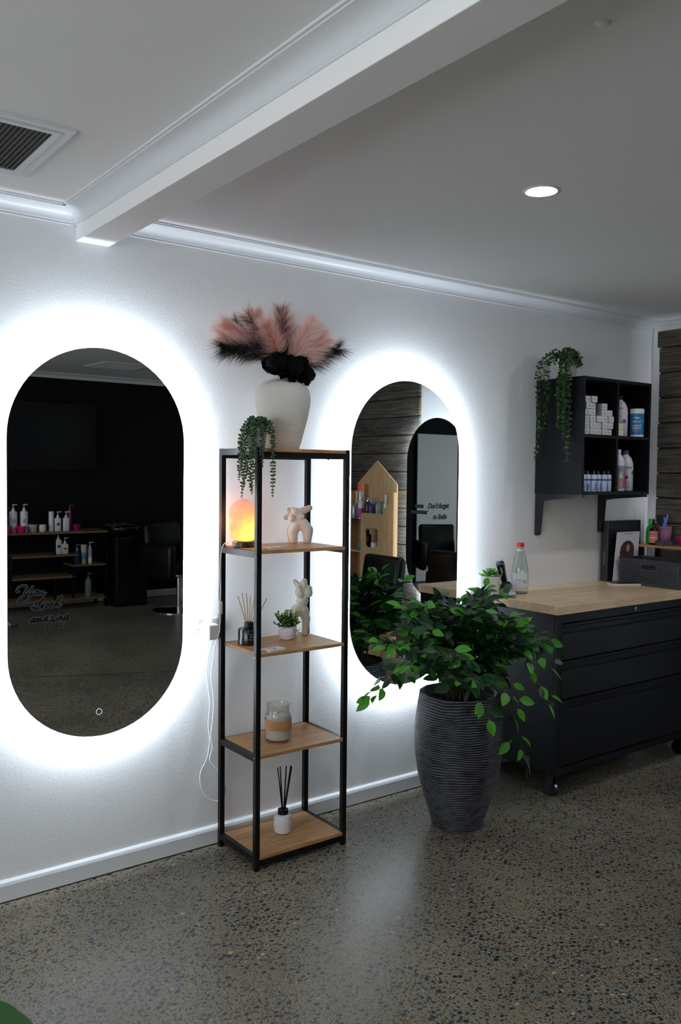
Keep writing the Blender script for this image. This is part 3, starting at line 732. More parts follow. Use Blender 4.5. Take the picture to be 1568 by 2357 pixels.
# its cord, over the rail, down beside the post, looped on the wall, back up to the plug
X0, Y0, Z0 = 1.712, -.140, 1.216
cp = [(1.662, -.140, 1.222), (1.672, -.095, 1.232), (1.6565, -.075, 1.222), (1.6525, -.060, 1.18), (1.651, -.055, 1.10), (1.655, -.055, 1.04), (1.652, -.055, .995)]
cord = MB().tube(spline([(x-X0, y-Y0, z-Z0) for x, y, z in cp]), .0021, 8).build('cord', white, sl, smooth=True)
MB().box(-.0085, .0085, -.009, .009, -.026, .026, Matrix.Translation((1.652-X0, -.055-Y0, .970-Z0)), bev=.004).build('inline_switch', white, cord, smooth=True)
cp = [(1.652, -.055, .945), (1.653, -.052, .90), (1.652, -.050, .87), (1.640, -.040, .82), (1.634, -.030, .75), (1.630, -.025, .69), (1.642, -.020, .617), (1.644, -.018, .55), (1.634, -.018, .45), (1.640, -.018, .40), (1.630, -.018, .350),
      (1.665, -.030, .300), (1.690, -.035, .235), (1.682, -.035, .195), (1.650, -.03, .185), (1.610, -.022, .210), (1.588, -.018, .26), (1.590, -.015, .31), (1.618, -.014, .36), (1.630, -.014, .43), (1.624, -.014, .50), (1.630, -.014, .58), (1.620, -.014, .66), (1.616, -.014, .72), (1.622, -.018, .78), (1.632, -.03, .842)]
MB().tube(spline([(x-X0, y-Y0, z-Z0) for x, y, z in cp]), .0019, 8).build('cord', white, sl, smooth=True)
pl = MB().box(-.024, .022, -.047, -.010, -.034, .027, Matrix.Translation((1.632-X0, -Y0, .876-Z0)), bev=.006).build('plug_adapter', mat('warm white plastic', (226, 226, 224), .35), sl)
rb = MB()
for i in range(14): rb.box(.0221, .0228, -.045, -.012, -.030+i*.004, -.0285+i*.004)
rb.build('grip_ribs', white, pl, loc=(1.632-X0, -Y0, .876-Z0))

# ---------------------------------------------------------------- card stacks
cardm = mat('white card', (228, 229, 232), .5); inkt = mat('printed black', (24, 24, 26), .6)
def cards(x, y, z, rz, where):
    for k in range(6):
        l = f'top white business card of the stack on the {where}, printed side up' if k == 5 else f'white business card under the top one in the stack on the {where}'
        t = thing('business_card', (x+random.Random(k).uniform(-.001, .001), y+random.Random(k+9).uniform(-.001, .001), z+k*.0013), l, 'card', f'business cards stacked on the {where}', rz=rz+random.Random(k+3).uniform(-.03, .03))
        MB().box(-.043, .043, -.026, .026, .0001, .0012).build('card', cardm, t)
        if k == 5:
            text('print', 'Business', .014, inkt, t, lie((0, .011, .0013)), .00004, shear=.2)
            MB().lathe([(.0001, .0013), (.012, .0013)], 20, cap=False, sy=.38, M=Matrix.Translation((0, -.006, 0))).build('emblem', inkt, t)
cards(1.755, -.282, 1.216, .25, 'second shelf')
cards(1.755, -.290, .828, .20, 'third shelf')

# ---------------------------------------------------------------- torso sculptures
cream = mat('cream matt ceramic', (226, 222, 216), .5); creamg = mat('glazed ivory ceramic', (222, 222, 208), .22, coat=.3)
def sculpt(name, loc, rz, label, blobs, m, k, org, vox=.0042):
    t = thing(name, loc, label, 'sculpture', rz=rz); mb = MB()
    for bl in blobs:
        if len(bl) == 6:        # ellipsoid u v y ru rv ry
            u, v, y, ru, rv, ry = bl; mb.ball(((u-org[0])*k, y*k, (org[1]-v)*k), (ru*k, ry*k, rv*k), 3)
        else:                   # tapered limb u v y r -> u v y r
            u0, v0, y0, r0, u1, v1, y1, r1 = bl
            n = 9
            for i in range(n):
                f = i/(n-1); mb.ball(((u0+(u1-u0)*f-org[0])*k, (y0+(y1-y0)*f)*k, (org[1]-(v0+(v1-v0)*f))*k), (r0+(r1-r0)*f)*k, 2)
    for v in mb.bm.verts:
        if v.co.z < 0: v.co.z = 0
    o = mb.build('body', m, t, smooth=True)
    md = o.modifiers.new('remesh', 'REMESH'); md.mode = 'VOXEL'; md.voxel_size = vox*.55; md.use_smooth_shade = True
    s = o.modifiers.new('smooth', 'CORRECTIVE_SMOOTH') if False else o.modifiers.new('smooth', 'SMOOTH'); s.factor = .6; s.iterations = 7
    return t
sculpt('torso_sculpture', (2.012, -.085, 1.216), az(2.012, -.085), 'cream bending female torso sculpture on the second shelf',
       [(640, 1400, 0, 160, 620, 1060, 0, 205), (620, 1060, 0, 205, 760, 820, 0, 190), (1110, 1400, 0, 138, 1120, 1040, 0, 195), (1120, 1040, 0, 195, 960, 830, 0, 200),
        (870, 800, 0, 230, 150, 170), (780, 620, 0, 215, 200, 150), (720, 440, 0, 210, 150, 140), (600, 640, -110, 125, 130, 120), (910, 600, -100, 95, 105, 95),
        (480, 330, 0, 52, 560, 480, 0, 120), (400, 620, 0, 98, 560, 560, 0, 110), (880, 430, 0, 135, 1170, 295, -10, 104), (620, 330, 0, 90, 60, 90)], cream, .0001266, (870, 1450))
sculpt('torso_sculpture', (2.018, -.080, .828), az(2.018, -.08), 'ivory glazed standing female torso sculpture on the third shelf',
       [(800, 1950, 0, 92, 780, 1500, 0, 130), (780, 1500, 0, 130, 850, 1250, 0, 170), (1135, 1950, 0, 100, 1175, 1500, 0, 138), (1175, 1500, 0, 138, 1080, 1240, 0, 170),
        (950, 1230, 0, 250, 200, 170), (1050, 950, 0, 185, 200, 140), (1070, 680, 0, 245, 215, 140), (1010, 480, 0, 150, 110, 100), (960, 560, -90, 95, 1010, 745, -110, 105), (1240, 690, -60, 130, 150, 120), (1150, 820, -70, 75, 85, 80),
        (1115, 345, 0, 96, 1100, 500, 0, 120), (830, 345, 0, 68, 960, 520, 0, 105), (1230, 570, 0, 130, 100, 110)], creamg, .0001379, (985, 1990))

# ---------------------------------------------------------------- small potted plant, third shelf
g1 = mat('leaf fresh green', (84, 128, 38), .5); g2 = mat('leaf dark green', (30, 66, 26), .5); g3 = mat('leaf yellow green', (138, 160, 50), .5)
pp = thing('potted_plant', (1.918, -.135, .828), 'small bushy plant in a ribbed white pot on the third shelf', 'potted plant')
MB().lathe([(.020, 0), (.026, .003), (.031, .011), (.030, .014), (.035, .022), (.034, .025), (.0375, .034), (.037, .038), (.036, .045), (.032, .053), (.029, .055), (.028, .05), (.001, .046)], 32).build('pot', mat('ribbed white pot', (226, 226, 236), .3), pp, smooth=True, auto=50)
rnd = random.Random(11); mb = MB()
for k in range(46):
    a = rnd.uniform(0, 2*PI); el = rnd.uniform(.15, 1.5); L = rnd.uniform(.045, .072)*(1 if el > .6 else .95)
    d = Vector((math.cos(a)*math.cos(el), math.sin(a)*math.cos(el)*.8, math.sin(el)*.95)); o = Vector((d.x*.012, d.y*.012, .048)); e = o+d*L
    if k in (3, 7): d = Vector((-.9, -.2, .35)); e = o+d*.072
    mb.tube([o, o+d*L*.5+Vector((0, 0, .004)), e], .0007, 4, mi=1)
    for j in range(9):
        f = .3+.7*j/8; q = o.lerp(e, f); an = j*2.4
        ld = (d+Vector((math.cos(an), math.sin(an), rnd.uniform(-.2, .9)))*.9).normalized()
        mb.leaf(q, ld, (rnd.uniform(-.4, .4), rnd.uniform(-.4, .4), 1), rnd.uniform(.010, .016), .009, mi=(0 if f > .75 else 1) if rnd.random() < .8 else 2, seg=3, round_=True)
mb.build('foliage', [g1, g2, g3], pp, fixn=False)
mb = MB()
for k in range(5): mb.tube([(.012+.004*k, -.036, .048-.004*k), (.024+.004*k, -.041, .040-.004*k)], .0007, 4); mb.tube([(.010+.006*k, -.038, .036), (.016+.006*k, -.040, .046)], .0006, 4)
mb.build('twig', blacksatin, pp)

# ---------------------------------------------------------------- reed diffusers
def diffuser(loc, label, bot, botm, collar, reeds, reedm, rr, extra=None):
    t = thing('reed_diffuser', loc, label, 'reed diffuser')
    MB().lathe(bot, 40).build('bottle', botm, t, smooth=True, auto=40)
    MB().lathe(collar, 28).build('collar', blacksatin if botm is not whitemat else blacksatin, t, smooth=True, auto=40)
    for a, b in reeds: MB().tube([a, b], rr, 8).build('reed', reedm, t, smooth=True)
    return t
d3 = diffuser((1.742, -.128, .828), 'black reed diffuser with pale wooden reeds on the third shelf',
    [(.040, 0), (.043, .003), (.043, .058), (.040, .063), (.021, .066), (.018, .066)], blackplastic, [(.0185, .0662), (.0185, .086), (.016, .088)],
    [((-.002, 0, .05), (-.062, -.02, .196)), ((-.002, .004, .05), (-.026, .01, .204)), ((.0, .002, .05), (.003, .025, .198)), ((.001, 0, .05), (.000, -.01, .190)),
     ((.004, .0, .05), (.060, .01, .200)), ((.004, -.002, .05), (.064, -.03, .180)), ((.003, .003, .05), (.048, .03, .206))], mat('pale reed', (214, 168, 122), .6), .0018)
gold = mat('faded gold print', (150, 132, 92), .5)
for i, (s_, z_, sz) in enumerate((('NATURAL', .044, .006), ('SPACE', .034, .010), ('DIFFUSER 200ml', .024, .006))):
    text('label_print', s_, sz, gold, d3, Matrix.Rotation(az(1.742, -.128)+R(22), 4, 'Z') @ facing((0, -.0434, z_)), .0002, wrap=.0434)
diffuser((1.877, -.178, .055), 'matt white reed diffuser with black reeds on the bottom shelf',
    [(.022, 0), (.033, .003), (.036, .012), (.036, .062), (.034, .070), (.026, .074), (.022, .075)], whitemat, [(.021, .0751), (.021, .094), (.017, .096)],
    [((-.004, 0, .07), (-.018, -.005, .268)), ((-.002, .003, .07), (-.010, .008, .268)), ((.0, -.003, .07), (.000, -.02, .262)), ((-.001, .0, .07), (-.014, .02, .260)), ((.0, .0, .07), (.008, .035, .245)),
     ((.003, 0, .07), (.038, -.004, .262)), ((.004, .002, .07), (.044, .012, .260)), ((.003, -.003, .07), (.028, -.015, .258)), ((.005, .0, .07), (.052, .02, .240)), ((.004, 0, .07), (.034, .03, .255))], blacksatin, .0024)

# ---------------------------------------------------------------- candle jar
cj = thing('candle_jar', (1.843, -.190, .441), 'large candle in a clear glass jar with tan band on the fourth shelf', 'candle')
GL = glass('clear jar glass', (247, 247, 245), .08)
MB().lathe([(.047, 0), (.052, .004), (.0535, .012), (.0535, .106), (.050, .116), (.0465, .122), (.0465, .140), (.049, .144), (.049, .147), (.0455, .147), (.0445, .142), (.0445, .122), (.0505, .108), (.0510, .012), (.045, .006)], 48, cap=False).build('jar', GL, cj, smooth=True)
MB().lathe([(.0440, .007), (.0500, .0125), (.0500, .103), (.0480, .105), (.0010, .104)], 40).build('wax', mat('white wax', (236, 238, 234), .45), cj, smooth=True, auto=40)
MB().lathe([(.0539, .050), (.0541, .051), (.0541, .088), (.0539, .089)], 48, cap=False).build('label_band', mat('kraft paper', (190, 136, 88), .8, bump=(80, .1, .001)), cj, smooth=True)
MB().tube([(0, 0, .101), (.001, 0, .112)], .001, 5).build('wick', blacksatin, cj)

# ================================================================== BIG PLANTER WITH FICUS
PX, PY = 2.612, -.428
bp_ = thing('ficus_planter', (PX, PY, 0), 'tall ribbed charcoal planter with a leafy green artificial ficus', 'potted plant')
prof = []
base = [(0, .108), (.03, .114), (.1, .139), (.2, .168), (.3, .185), (.38, .190), (.45, .186), (.52, .176), (.575, .166)]
def rad(z):
    for (z0, r0), (z1, r1) in zip(base, base[1:]):
        if z <= z1:
            f = (z-z0)/(z1-z0); return r0+(r1-r0)*f
    return base[-1][1]
mb = MB(); seg = 150; rows = []; nz_ = 420; vl = mb.bm.verts.layers.float_color.new('ridge')
for i in range(nz_+1):
    z = .575*i/nz_; r0 = (rad(max(0, z-.025))+rad(min(.575, z+.025))+rad(z))/3; row = []
    for k in range(seg):
        a = 2*PI*k/seg; wob = noise.noise(Vector((math.cos(a)*1.2, math.sin(a)*1.2, z*5)))*.5+noise.noise(Vector((math.cos(a)*4, math.sin(a)*4, z*11)))*.16
        ph = (z*95+wob*2.6)*2*PI; g = math.sin(ph)
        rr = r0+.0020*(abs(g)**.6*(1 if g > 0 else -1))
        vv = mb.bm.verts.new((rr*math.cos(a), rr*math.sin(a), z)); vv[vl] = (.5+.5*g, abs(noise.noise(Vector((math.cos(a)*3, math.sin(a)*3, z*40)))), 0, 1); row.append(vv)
    rows.append(row)
for a, b in zip(rows, rows[1:]):
    for k in range(seg): mb.bm.faces.new((a[k], a[(k+1) % seg], b[(k+1) % seg], b[k]))
mb.bm.faces.new(rows[0][::-1])
inner = [[mb.bm.verts.new(((r)*math.cos(2*PI*k/seg), (r)*math.sin(2*PI*k/seg), z)) for k in range(seg)] for r, z in ((.156, .577), (.150, .53))]
for a, b in zip([rows[-1]]+inner, inner):
    for k in range(seg): mb.bm.faces.new((a[k], a[(k+1) % seg], b[(k+1) % seg], b[k]))
pm = mat('brushed charcoal resin', (52, 54, 60), .55, var=(9, (76, 79, 86), (1, 1, 9)))
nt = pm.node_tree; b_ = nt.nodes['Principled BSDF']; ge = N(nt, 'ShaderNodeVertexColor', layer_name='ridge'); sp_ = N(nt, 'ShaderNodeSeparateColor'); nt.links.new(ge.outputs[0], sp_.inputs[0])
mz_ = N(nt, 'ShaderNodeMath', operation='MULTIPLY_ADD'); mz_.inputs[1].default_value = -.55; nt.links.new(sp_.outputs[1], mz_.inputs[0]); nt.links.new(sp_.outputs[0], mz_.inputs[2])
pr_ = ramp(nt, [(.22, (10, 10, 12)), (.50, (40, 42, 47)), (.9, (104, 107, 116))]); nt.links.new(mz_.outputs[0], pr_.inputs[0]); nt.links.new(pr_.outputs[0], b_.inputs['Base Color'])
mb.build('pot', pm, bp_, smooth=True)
MB().lathe([(.0001, .535), (.152, .530)], 40, cap=False).build('soil', mat('dark moss', (22, 26, 20), .95), bp_)
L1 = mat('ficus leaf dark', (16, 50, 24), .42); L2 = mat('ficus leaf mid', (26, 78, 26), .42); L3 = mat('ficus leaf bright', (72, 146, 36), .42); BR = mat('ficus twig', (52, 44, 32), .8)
for mm_ in (L1, L2, L3):
    nt = mm_.node_tree; b_ = nt.nodes['Principled BSDF']; out = nt.nodes['Material Output']
    tr = N(nt, 'ShaderNodeBsdfTranslucent'); tr.inputs[0].default_value = tuple(min(1, c*2.2) for c in b_.inputs['Base Color'].default_value[:3])+(1,)
    ms = N(nt, 'ShaderNodeMixShader'); ms.inputs[0].default_value = .22; nt.links.new(b_.outputs[0], ms.inputs[1]); nt.links.new(tr.outputs[0], ms.inputs[2]); nt.links.new(ms.outputs[0], out.inputs[0])
rnd = random.Random(77)
def okpt(p):   # world-space keep-out: wall, mirror, rack and drawer unit
    w = Vector((PX, PY, 0))+p
    if w.y > -.075: return False
    if w.x < 2.135 and w.y > -.36: return False
    if w.x > 3.10 and w.y > -.575 and w.z < 1.0: return False
    return True
def branch(tip, lean=.5, nl=14, side=1, droop=0, L=.068, bright=.14):
    tip = Vector(tip); o = Vector((rnd.uniform(-.07, .07), rnd.uniform(-.07, .07), .52))
    h = max(.12, tip.z-.52)
    m1 = Vector((o.x+(tip.x-o.x)*.25, o.y+(tip.y-o.y)*.25, .52+h*.62+droop)); m2 = Vector((o.x+(tip.x-o.x)*.65, o.y+(tip.y-o.y)*.65, .52+(tip.z-.52)*.9+droop))
    Q = spline([o, m1, m2, tip], 7)
    mb = MB(); mb.tube(Q, [.0032*(1-.75*i/(len(Q)-1)) for i in range(len(Q))], 5); st = mb.build('branch', BR, bp_, smooth=True)
    lv = MB(); n = len(Q)-1
    for j in range(nl):
        f = .22+.78*(j/(nl-1))**.8; i = min(int(f*n), n-1); q = Q[i].lerp(Q[i+1], f*n-i); ax = (Q[i+1]-Q[i]).normalized()
        s = 1 if j % 2 else -1
        for tw in range(2 if rnd.random() < .75 and j < nl-1 else 1):
            sd = ax.cross(Vector((0, 0, 1)));  sd = sd.normalized() if sd.length > .1 else Vector((1, 0, 0))
            rv = Vector((rnd.uniform(-1, 1), rnd.uniform(-1, 1), rnd.uniform(-.6, .5)))
            d = (ax*.55+sd*s*.8+rv*.65+Vector((0, 0, -.18))).normalized() if j < nl-1 else (ax+rv*.2).normalized()
            stalk = rnd.uniform(.008, .05) if tw else rnd.uniform(.008, .022)
            a = q+(d+rv*.2)*stalk; ln = L*rnd.uniform(.75, 1.15)
            if not (okpt(a+d*ln) and okpt(a)): continue
            lv.tube([q, (q+a)*.5+Vector((0, 0, .002)), a], .0009, 3, mi=3, cap=False)
            up_ = Vector((rnd.uniform(-.6, .3), rnd.uniform(-1.0, .2), rnd.uniform(.2, 1)))
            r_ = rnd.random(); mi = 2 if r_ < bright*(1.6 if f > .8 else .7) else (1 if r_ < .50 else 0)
            lv.leaf(a, d, up_, ln, ln*rnd.uniform(.46, .56), mi=mi, curl=rnd.uniform(-.02, .2), seg=5)
    lv.build('leaves', [L1, L2, L3, BR], st, fixn=False)
tips = []
for k in range(56):
    a = 2*PI*k*.381966; rr_ = (.10+.34*((k % 7)/6)); z = .60+.40*math.sqrt(max(0, 1-(rr_/.50)**2))*rnd.uniform(.6, 1.0)
    x = rr_*math.cos(a)*(1.05 if math.cos(a) < 0 else .88); y = rr_*math.sin(a)*.8-.03
    if y < -.15 and x > .12: x *= .6
    w = Vector((PX+x, PY+y, z))
    if w.y > -.11: y = -.12-PY
    if PX+x > 3.08 and PY+y > -.59: x = 3.05-PX
    if PX+x < 2.18: x = 2.2-PX
    tips.append((x, y, z))
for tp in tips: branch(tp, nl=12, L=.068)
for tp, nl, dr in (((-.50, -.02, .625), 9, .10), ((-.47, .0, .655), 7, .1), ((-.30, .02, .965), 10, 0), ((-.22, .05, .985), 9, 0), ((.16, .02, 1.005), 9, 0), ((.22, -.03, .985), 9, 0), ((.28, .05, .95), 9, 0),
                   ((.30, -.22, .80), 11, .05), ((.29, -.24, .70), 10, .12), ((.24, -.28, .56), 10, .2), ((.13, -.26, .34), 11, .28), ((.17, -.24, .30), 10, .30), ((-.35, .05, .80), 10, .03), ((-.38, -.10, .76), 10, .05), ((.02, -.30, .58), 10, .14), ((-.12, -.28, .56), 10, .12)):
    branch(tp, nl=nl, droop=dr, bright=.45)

# ================================================================== DRAWER CABINET AND WORKTOP
DX, DY = 3.152, -.512
cabw = 1.16
wt = tag(MB().box(3.142, XR-.024, -.5225, -.004, .868, .910, bev=.0025).build('worktop', bench), 'pale butcher block worktop on the black drawer cabinet', 'worktop')
cb = thing('drawer_cabinet', (DX, DY, 0), 'black metal three-drawer cabinet on casters right of the planter', 'cabinet')
bw, bd = cabw, .500
c0 = .115
m_ = MB(); m_.box(0, bw, .018, bd, c0, .8675, bev=.003); m_.box(0, .03, 0, .018, c0, .8675); m_.box(bw-.03, bw, 0, .018, c0, .8675); m_.box(.03, bw-.03, 0, .018, .828, .8675); m_.box(.03, bw-.03, 0, .018, c0, .150)
m_.build('carcass', blackcab, cb)
for z0, z1 in ((.655, .822), (.470, .649), (.156, .464)):
    d = MB(); prof = [(.017, z0), (.0, z0+.001), (0, z1-.050), (.004, z1-.046), (.014, z1-.044), (.014, z1-.020), (.002, z1-.016), (0, z1-.012), (0, z1-.002), (.017, z1)]
    r0 = [d.bm.verts.new((.034, y, z)) for y, z in prof]; r1 = [d.bm.verts.new((bw-.034, y, z)) for y, z in prof]
    for k in range(len(prof)): d.bm.faces.new((r0[k], r0[(k+1) % len(prof)], r1[(k+1) % len(prof)], r1[k]))
    d.bm.faces.new(r0); d.bm.faces.new(r1[::-1]); dr = d.build('drawer', blackcab, cb)
    MB().box(.036, bw-.036, .0145, .0168, z1-.043, z1-.021).build('finger_pull', blacksatin, dr)
MB().lathe([(.010, 0), (.010, .003), (.004, .004), (.004, .002)], 20, M=Matrix.Translation((.60, -.0001, .848)) @ Matrix.Rotation(R(90), 4, 'X')).build('lock', mat('dark steel', (120, 122, 126), .3, 1), cb)
for x, y in ((.05, .06), (bw-.05, .06), (.05, bd-.06), (bw-.05, bd-.06)):
    m_ = MB(); m_.lathe([(.018, .095), (.018, c0-.0005)], 16, M=Matrix.Translation((x, y, 0))); m_.box(x-.016, x-.013, y-.02, y+.02, .04, .098); m_.box(x+.013, x+.016, y-.02, y+.02, .04, .098)
    ca = m_.build('caster', blackplastic, cb)
    MB().lathe([(.030, -.011), (.036, -.008), (.036, .008), (.030, .011)], 28, M=Matrix.Translation((x, y, .0365)) @ Matrix.Rotation(R(90), 4, 'Y')).build('wheel', blackplastic, ca, smooth=True, auto=40)

# ---------------------------------------------------------------- things on the worktop
WZ = .910
sc_ = thing('succulent_pot', (3.150+.012, -.082, WZ), 'green succulent in a tapered white pot at the worktop corner', 'potted plant')
MB().lathe([(.040, 0), (.043, .002), (.052, .094), (.0525, .097), (.049, .097), (.048, .085), (.0001, .084)], 36).build('pot', mat('gloss white pot', (236, 234, 232), .3), sc_, smooth=True, auto=50)
mb = MB()
for ring, (n, el, L, o) in enumerate(((9, .12, .052, .014), (8, .45, .045, .010), (6, .8, .036, .007), (4, 1.2, .026, .004))):
    for k in range(n):
        a = 2*PI*(k+.5*ring)/n; d = Vector((math.cos(a)*math.cos(el), math.sin(a)*math.cos(el), math.sin(el)))
        mb.leaf(Vector((0, 0, .090+.006*ring))+Vector((d.x, d.y, 0))*o, d, (0, 0, 1), L, .024, mi=ring % 2, curl=-.15, seg=5, round_=True)
o = mb.build('succulent', [mat('succulent green', (96, 146, 66), .45), mat('succulent deep green', (62, 116, 56), .45)], sc_, fixn=False)
md = o.modifiers.new('thick', 'SOLIDIFY'); md.thickness = .004
# clipper standing in its cradle
ca_ = az(3.227, -.117)
st = thing('charging_stand', (3.222, -.128, WZ), 'flared gloss black charging stand holding the hair clipper', 'charging stand', rz=ca_)
mb = MB(); mb.lathe([(.052, 0), (.052, .006), (.046, .020), (.036, .045), (.024, .062), (.018, .068), (.014, .066), (.012, .05)], 5, sx=1.0, sy=.75)
mb.build('body', blackplastic, st, smooth=True, auto=30)
cl = thing('hair_clipper', (3.222, -.124, WZ+.056), 'black hair clipper standing in its charging stand on the worktop', 'hair clipper', rz=ca_)
TM = Matrix.Rotation(R(-15), 4, 'Y')
MB().lathe([(.012, -.004), (.015, .01), (.017, .05), (.020, .08), (.0215, .10), (.019, .112), (.012, .116)], 16, M=TM, sy=.8).build('body', blackplastic, cl, smooth=True, auto=50)
MB().box(-.0195, .0195, -.011, .003, .112, .121, TM @ Matrix.Rotation(R(-8), 4, 'X'), bev=.001).build('blade', mat('blade steel', (150, 152, 156), .25, 1), cl)
MB().box(-.005, .005, -.018, -.0155, .055, .085, TM, bev=.001).build('switch', mat('grey switch', (120, 122, 128), .3), cl)
MB().prism([(-.018, .100), (-.006, .112), (.006, .112), (.018, .100), (.018, .094), (.0, .105), (-.018, .094)], -.0195, -.015, 'y', M=TM).build('trim_band', chrome, cl)
# water bottle
wb = thing('water_bottle', (3.337, -.118, WZ), 'clear glass water bottle with red cap on the worktop', 'bottle')
WG = glass('bottle glass', (232, 240, 236), .15)
MB().lathe([(.036, .002), (.041, .006), (.0425, .015), (.0425, .105), (.041, .130), (.032, .175), (.0225, .205), (.0165, .222), (.0155, .24), (.0155, .250)], 36, cap=False).build('glass', WG, wb, smooth=True)
MB().lathe([(.0001, .002), (.036, .002), (.041, .006)], 36, cap=False).build('base', glass('green glass base', (150, 178, 150), .3), wb, smooth=True)
MB().lathe([(.0145, .236), (.0185, .2365), (.0185, .247), (.0178, .255), (.0165, .257), (.0001, .257)], 28, cap=False).build('cap', mat('red cap', (206, 26, 40), .35), wb, smooth=True, auto=40)
MB().lathe([(.0182, .212), (.0172, .226)], 28, cap=False).build('neck_label', white, wb, smooth=True)
lb = MB(); n = 20; a0, a1 = -2.3, -.3
P0 = []; P1 = []
rot = az(3.337, -.118)
for k in range(n+1):
    a = -PI/2+rot+(k/n-.5)*2.1; P0.append(lb.bm.verts.new((.0430*math.cos(a), .0430*math.sin(a), .036)))
    h = .075+.022*math.exp(-((k/n-.62)/.13)**2)+.004*math.sin(k*1.7); P1.append(lb.bm.verts.new((.0430*math.cos(a), .0430*math.sin(a), .028+h)))
for k in range(n): lb.bm.faces.new((P0[k], P0[k+1], P1[k+1], P1[k]))
lb.build('label', mat('pale label', (226, 232, 240), .5), wb, smooth=True)
text('label_print', '53', .019, mat('label grey ink', (70, 76, 86), .5), wb, Matrix.Rotation(rot+R(34), 4, 'Z') @ facing((0, -.0434, .062)), .0002, wrap=.0434)
text('label_print', 'WATER', .008, mat('label blue ink', (120, 150, 190), .5), wb, Matrix.Rotation(rot-R(8), 4, 'Z') @ facing((0, -.0434, .070)), .0002, wrap=.0434)
# box file, leaflet, tray
fo = thing('box_file', (4.135, -.062, WZ), 'tall black box file standing against the wall at the end of the worktop', 'box file')
MB().box(0, .31, 0, .050, 0, .343, bev=.003).build('case', mat('black board', (20, 20, 22), .55), fo)
text('spine_print', 'HYPNOTIC', .016, mat('silver print', (120, 120, 122), .4), fo, Matrix.Translation((-.0004, .025, .13)) @ Matrix.Rotation(R(-90), 4, 'Z') @ Matrix.Rotation(R(90), 4, 'X') @ Matrix.Rotation(R(-90), 4, 'Z'), .0002)
le = thing('leaflet', (4.095, -.128, WZ+.014), 'white leaflet with a portrait of long dark hair leaning on the box file', 'leaflet', rz=R(-12), rx=R(-9))
le.rotation_euler = (R(-7), 0, R(-2))
MB().box(0, .205, 0, .002, 0, .270).build('sheet', mat('glossy leaflet paper', (222, 222, 230), .3), le)
def flat(pts, y, m, nm, par): mb = MB(); mb.face([(x, y, z) for x, z in pts]); return mb.build(nm, m, par)
arch = [(.040, .060), (.165, .060), (.165, .165)]+[(.1025+.0625*math.cos(R(a)), .165+.055*math.sin(R(a))) for a in range(0, 181, 12)]+[(.040, .165)]
flat(arch, -.0004, mat('portrait dark hair', (36, 26, 28), .4, var=(60, (92, 58, 52), (3, 1, .4))), 'portrait', le)
flat([(.108+.015*math.cos(R(a)), .178+.022*math.sin(R(a))) for a in range(0, 360, 24)], -.0008, mat('portrait skin', (190, 138, 122), .5), 'portrait_face', le)
flat([(.166, .115), (.2, .115), (.2, .165), (.166, .165)], -.0006, mat('lilac panel', (178, 180, 208), .5), 'text_panel', le)
text('print', 'COLOUR', .018, inkt, le, facing((.088, -.0005, .035)), .0002, bold=.0004)
text('print', 'BRAND DIRECT SHOP', .007, inkt, le, facing((.10, -.0005, .258)), .0001)
for ch in le.children:
    for v in ch.data.vertices: v.co.x += v.co.z*.27
tr_ = thing('display_tray', (4.10, -.205, WZ), 'slim white tray with a dark top under the leaflet', 'tray', rz=R(-28))
MB().prism(rrect(-.09, .09, -.045, .05, .02), 0, .010, 'z').build('body', mat('cream tray', (222, 218, 206), .35), tr_)
MB().prism(rrect(-.082, .082, -.037, .044, .016), .0101, .0125, 'z').build('inlay', mat('dark inlay', (34, 36, 42), .3), tr_)
# woven basket
bk = thing('storage_basket', (4.245, -.32, WZ), 'charcoal woven plastic basket with a slot handle on the worktop', 'basket')
bm_ = mat('charcoal rattan plastic', (44, 48, 54), .5)
def bwall(axis, a, b, u0, u1, hole):
    holes = []
    if hole: holes.append(rrect(-.045, .045, .092, .114, .010))
    # woven openings
    y = .018
    while y < .130:
        x = u0+.014+(.006 if int(y*1000) % 2 else 0)
        k = int(round((y-.018)/.0135))
        x = u0+.012+(.0075 if k % 2 else 0)
        while x < u1-.016:
            if not (hole and y > .075 and -.062 < x < .056): holes.append([(x, y), (x+.009, y+.001), (x+.009, y+.005), (x, y+.004)])
            x += .0165
        y += .0135
    return MB().prism([(u0, 0), (u1, 0), (u1, .138), (u0, .138)], a, b, axis, holes)
bx, by = .105, .185
bwall('x', -bx, -bx+.003, -by, by, True).build('front_panel', bm_, bk)
bwall('x', bx-.003, bx, -by, by, True).build('back_panel', bm_, bk)
bwall('y', -by, -by+.003, -bx+.004, bx-.004, False).build('end_panel', bm_, bk)
bwall('y', by-.003, by, -bx+.004, bx-.004, False).build('end_panel', bm_, bk)
m_ = MB(); m_.box(-bx+.004, bx-.004, -by+.004, by-.004, .001, .004); m_.build('bottom', bm_, bk)
m_ = MB(); m_.box(-bx-.004, bx+.004, -by-.004, -by+.004, .1385, .145); m_.box(-bx-.004, bx+.004, by-.004, by+.004, .1385, .145); m_.box(-bx-.004, -bx+.004, -by+.004, by-.004, .1385, .145); m_.box(bx-.004, bx+.004, -by+.004, by-.004, .1385, .145)
m_.build('rim', bm_, bk)
bx_in = thing('folded_towel', (4.245, -.32, WZ+.0045), 'black folded cloth inside the charcoal basket', 'cloth')
MB().box(-.092, .092, -.172, .172, 0, .085, bev=.012).build('cloth', mat('black cloth', (14, 14, 16), .9), bx_in)
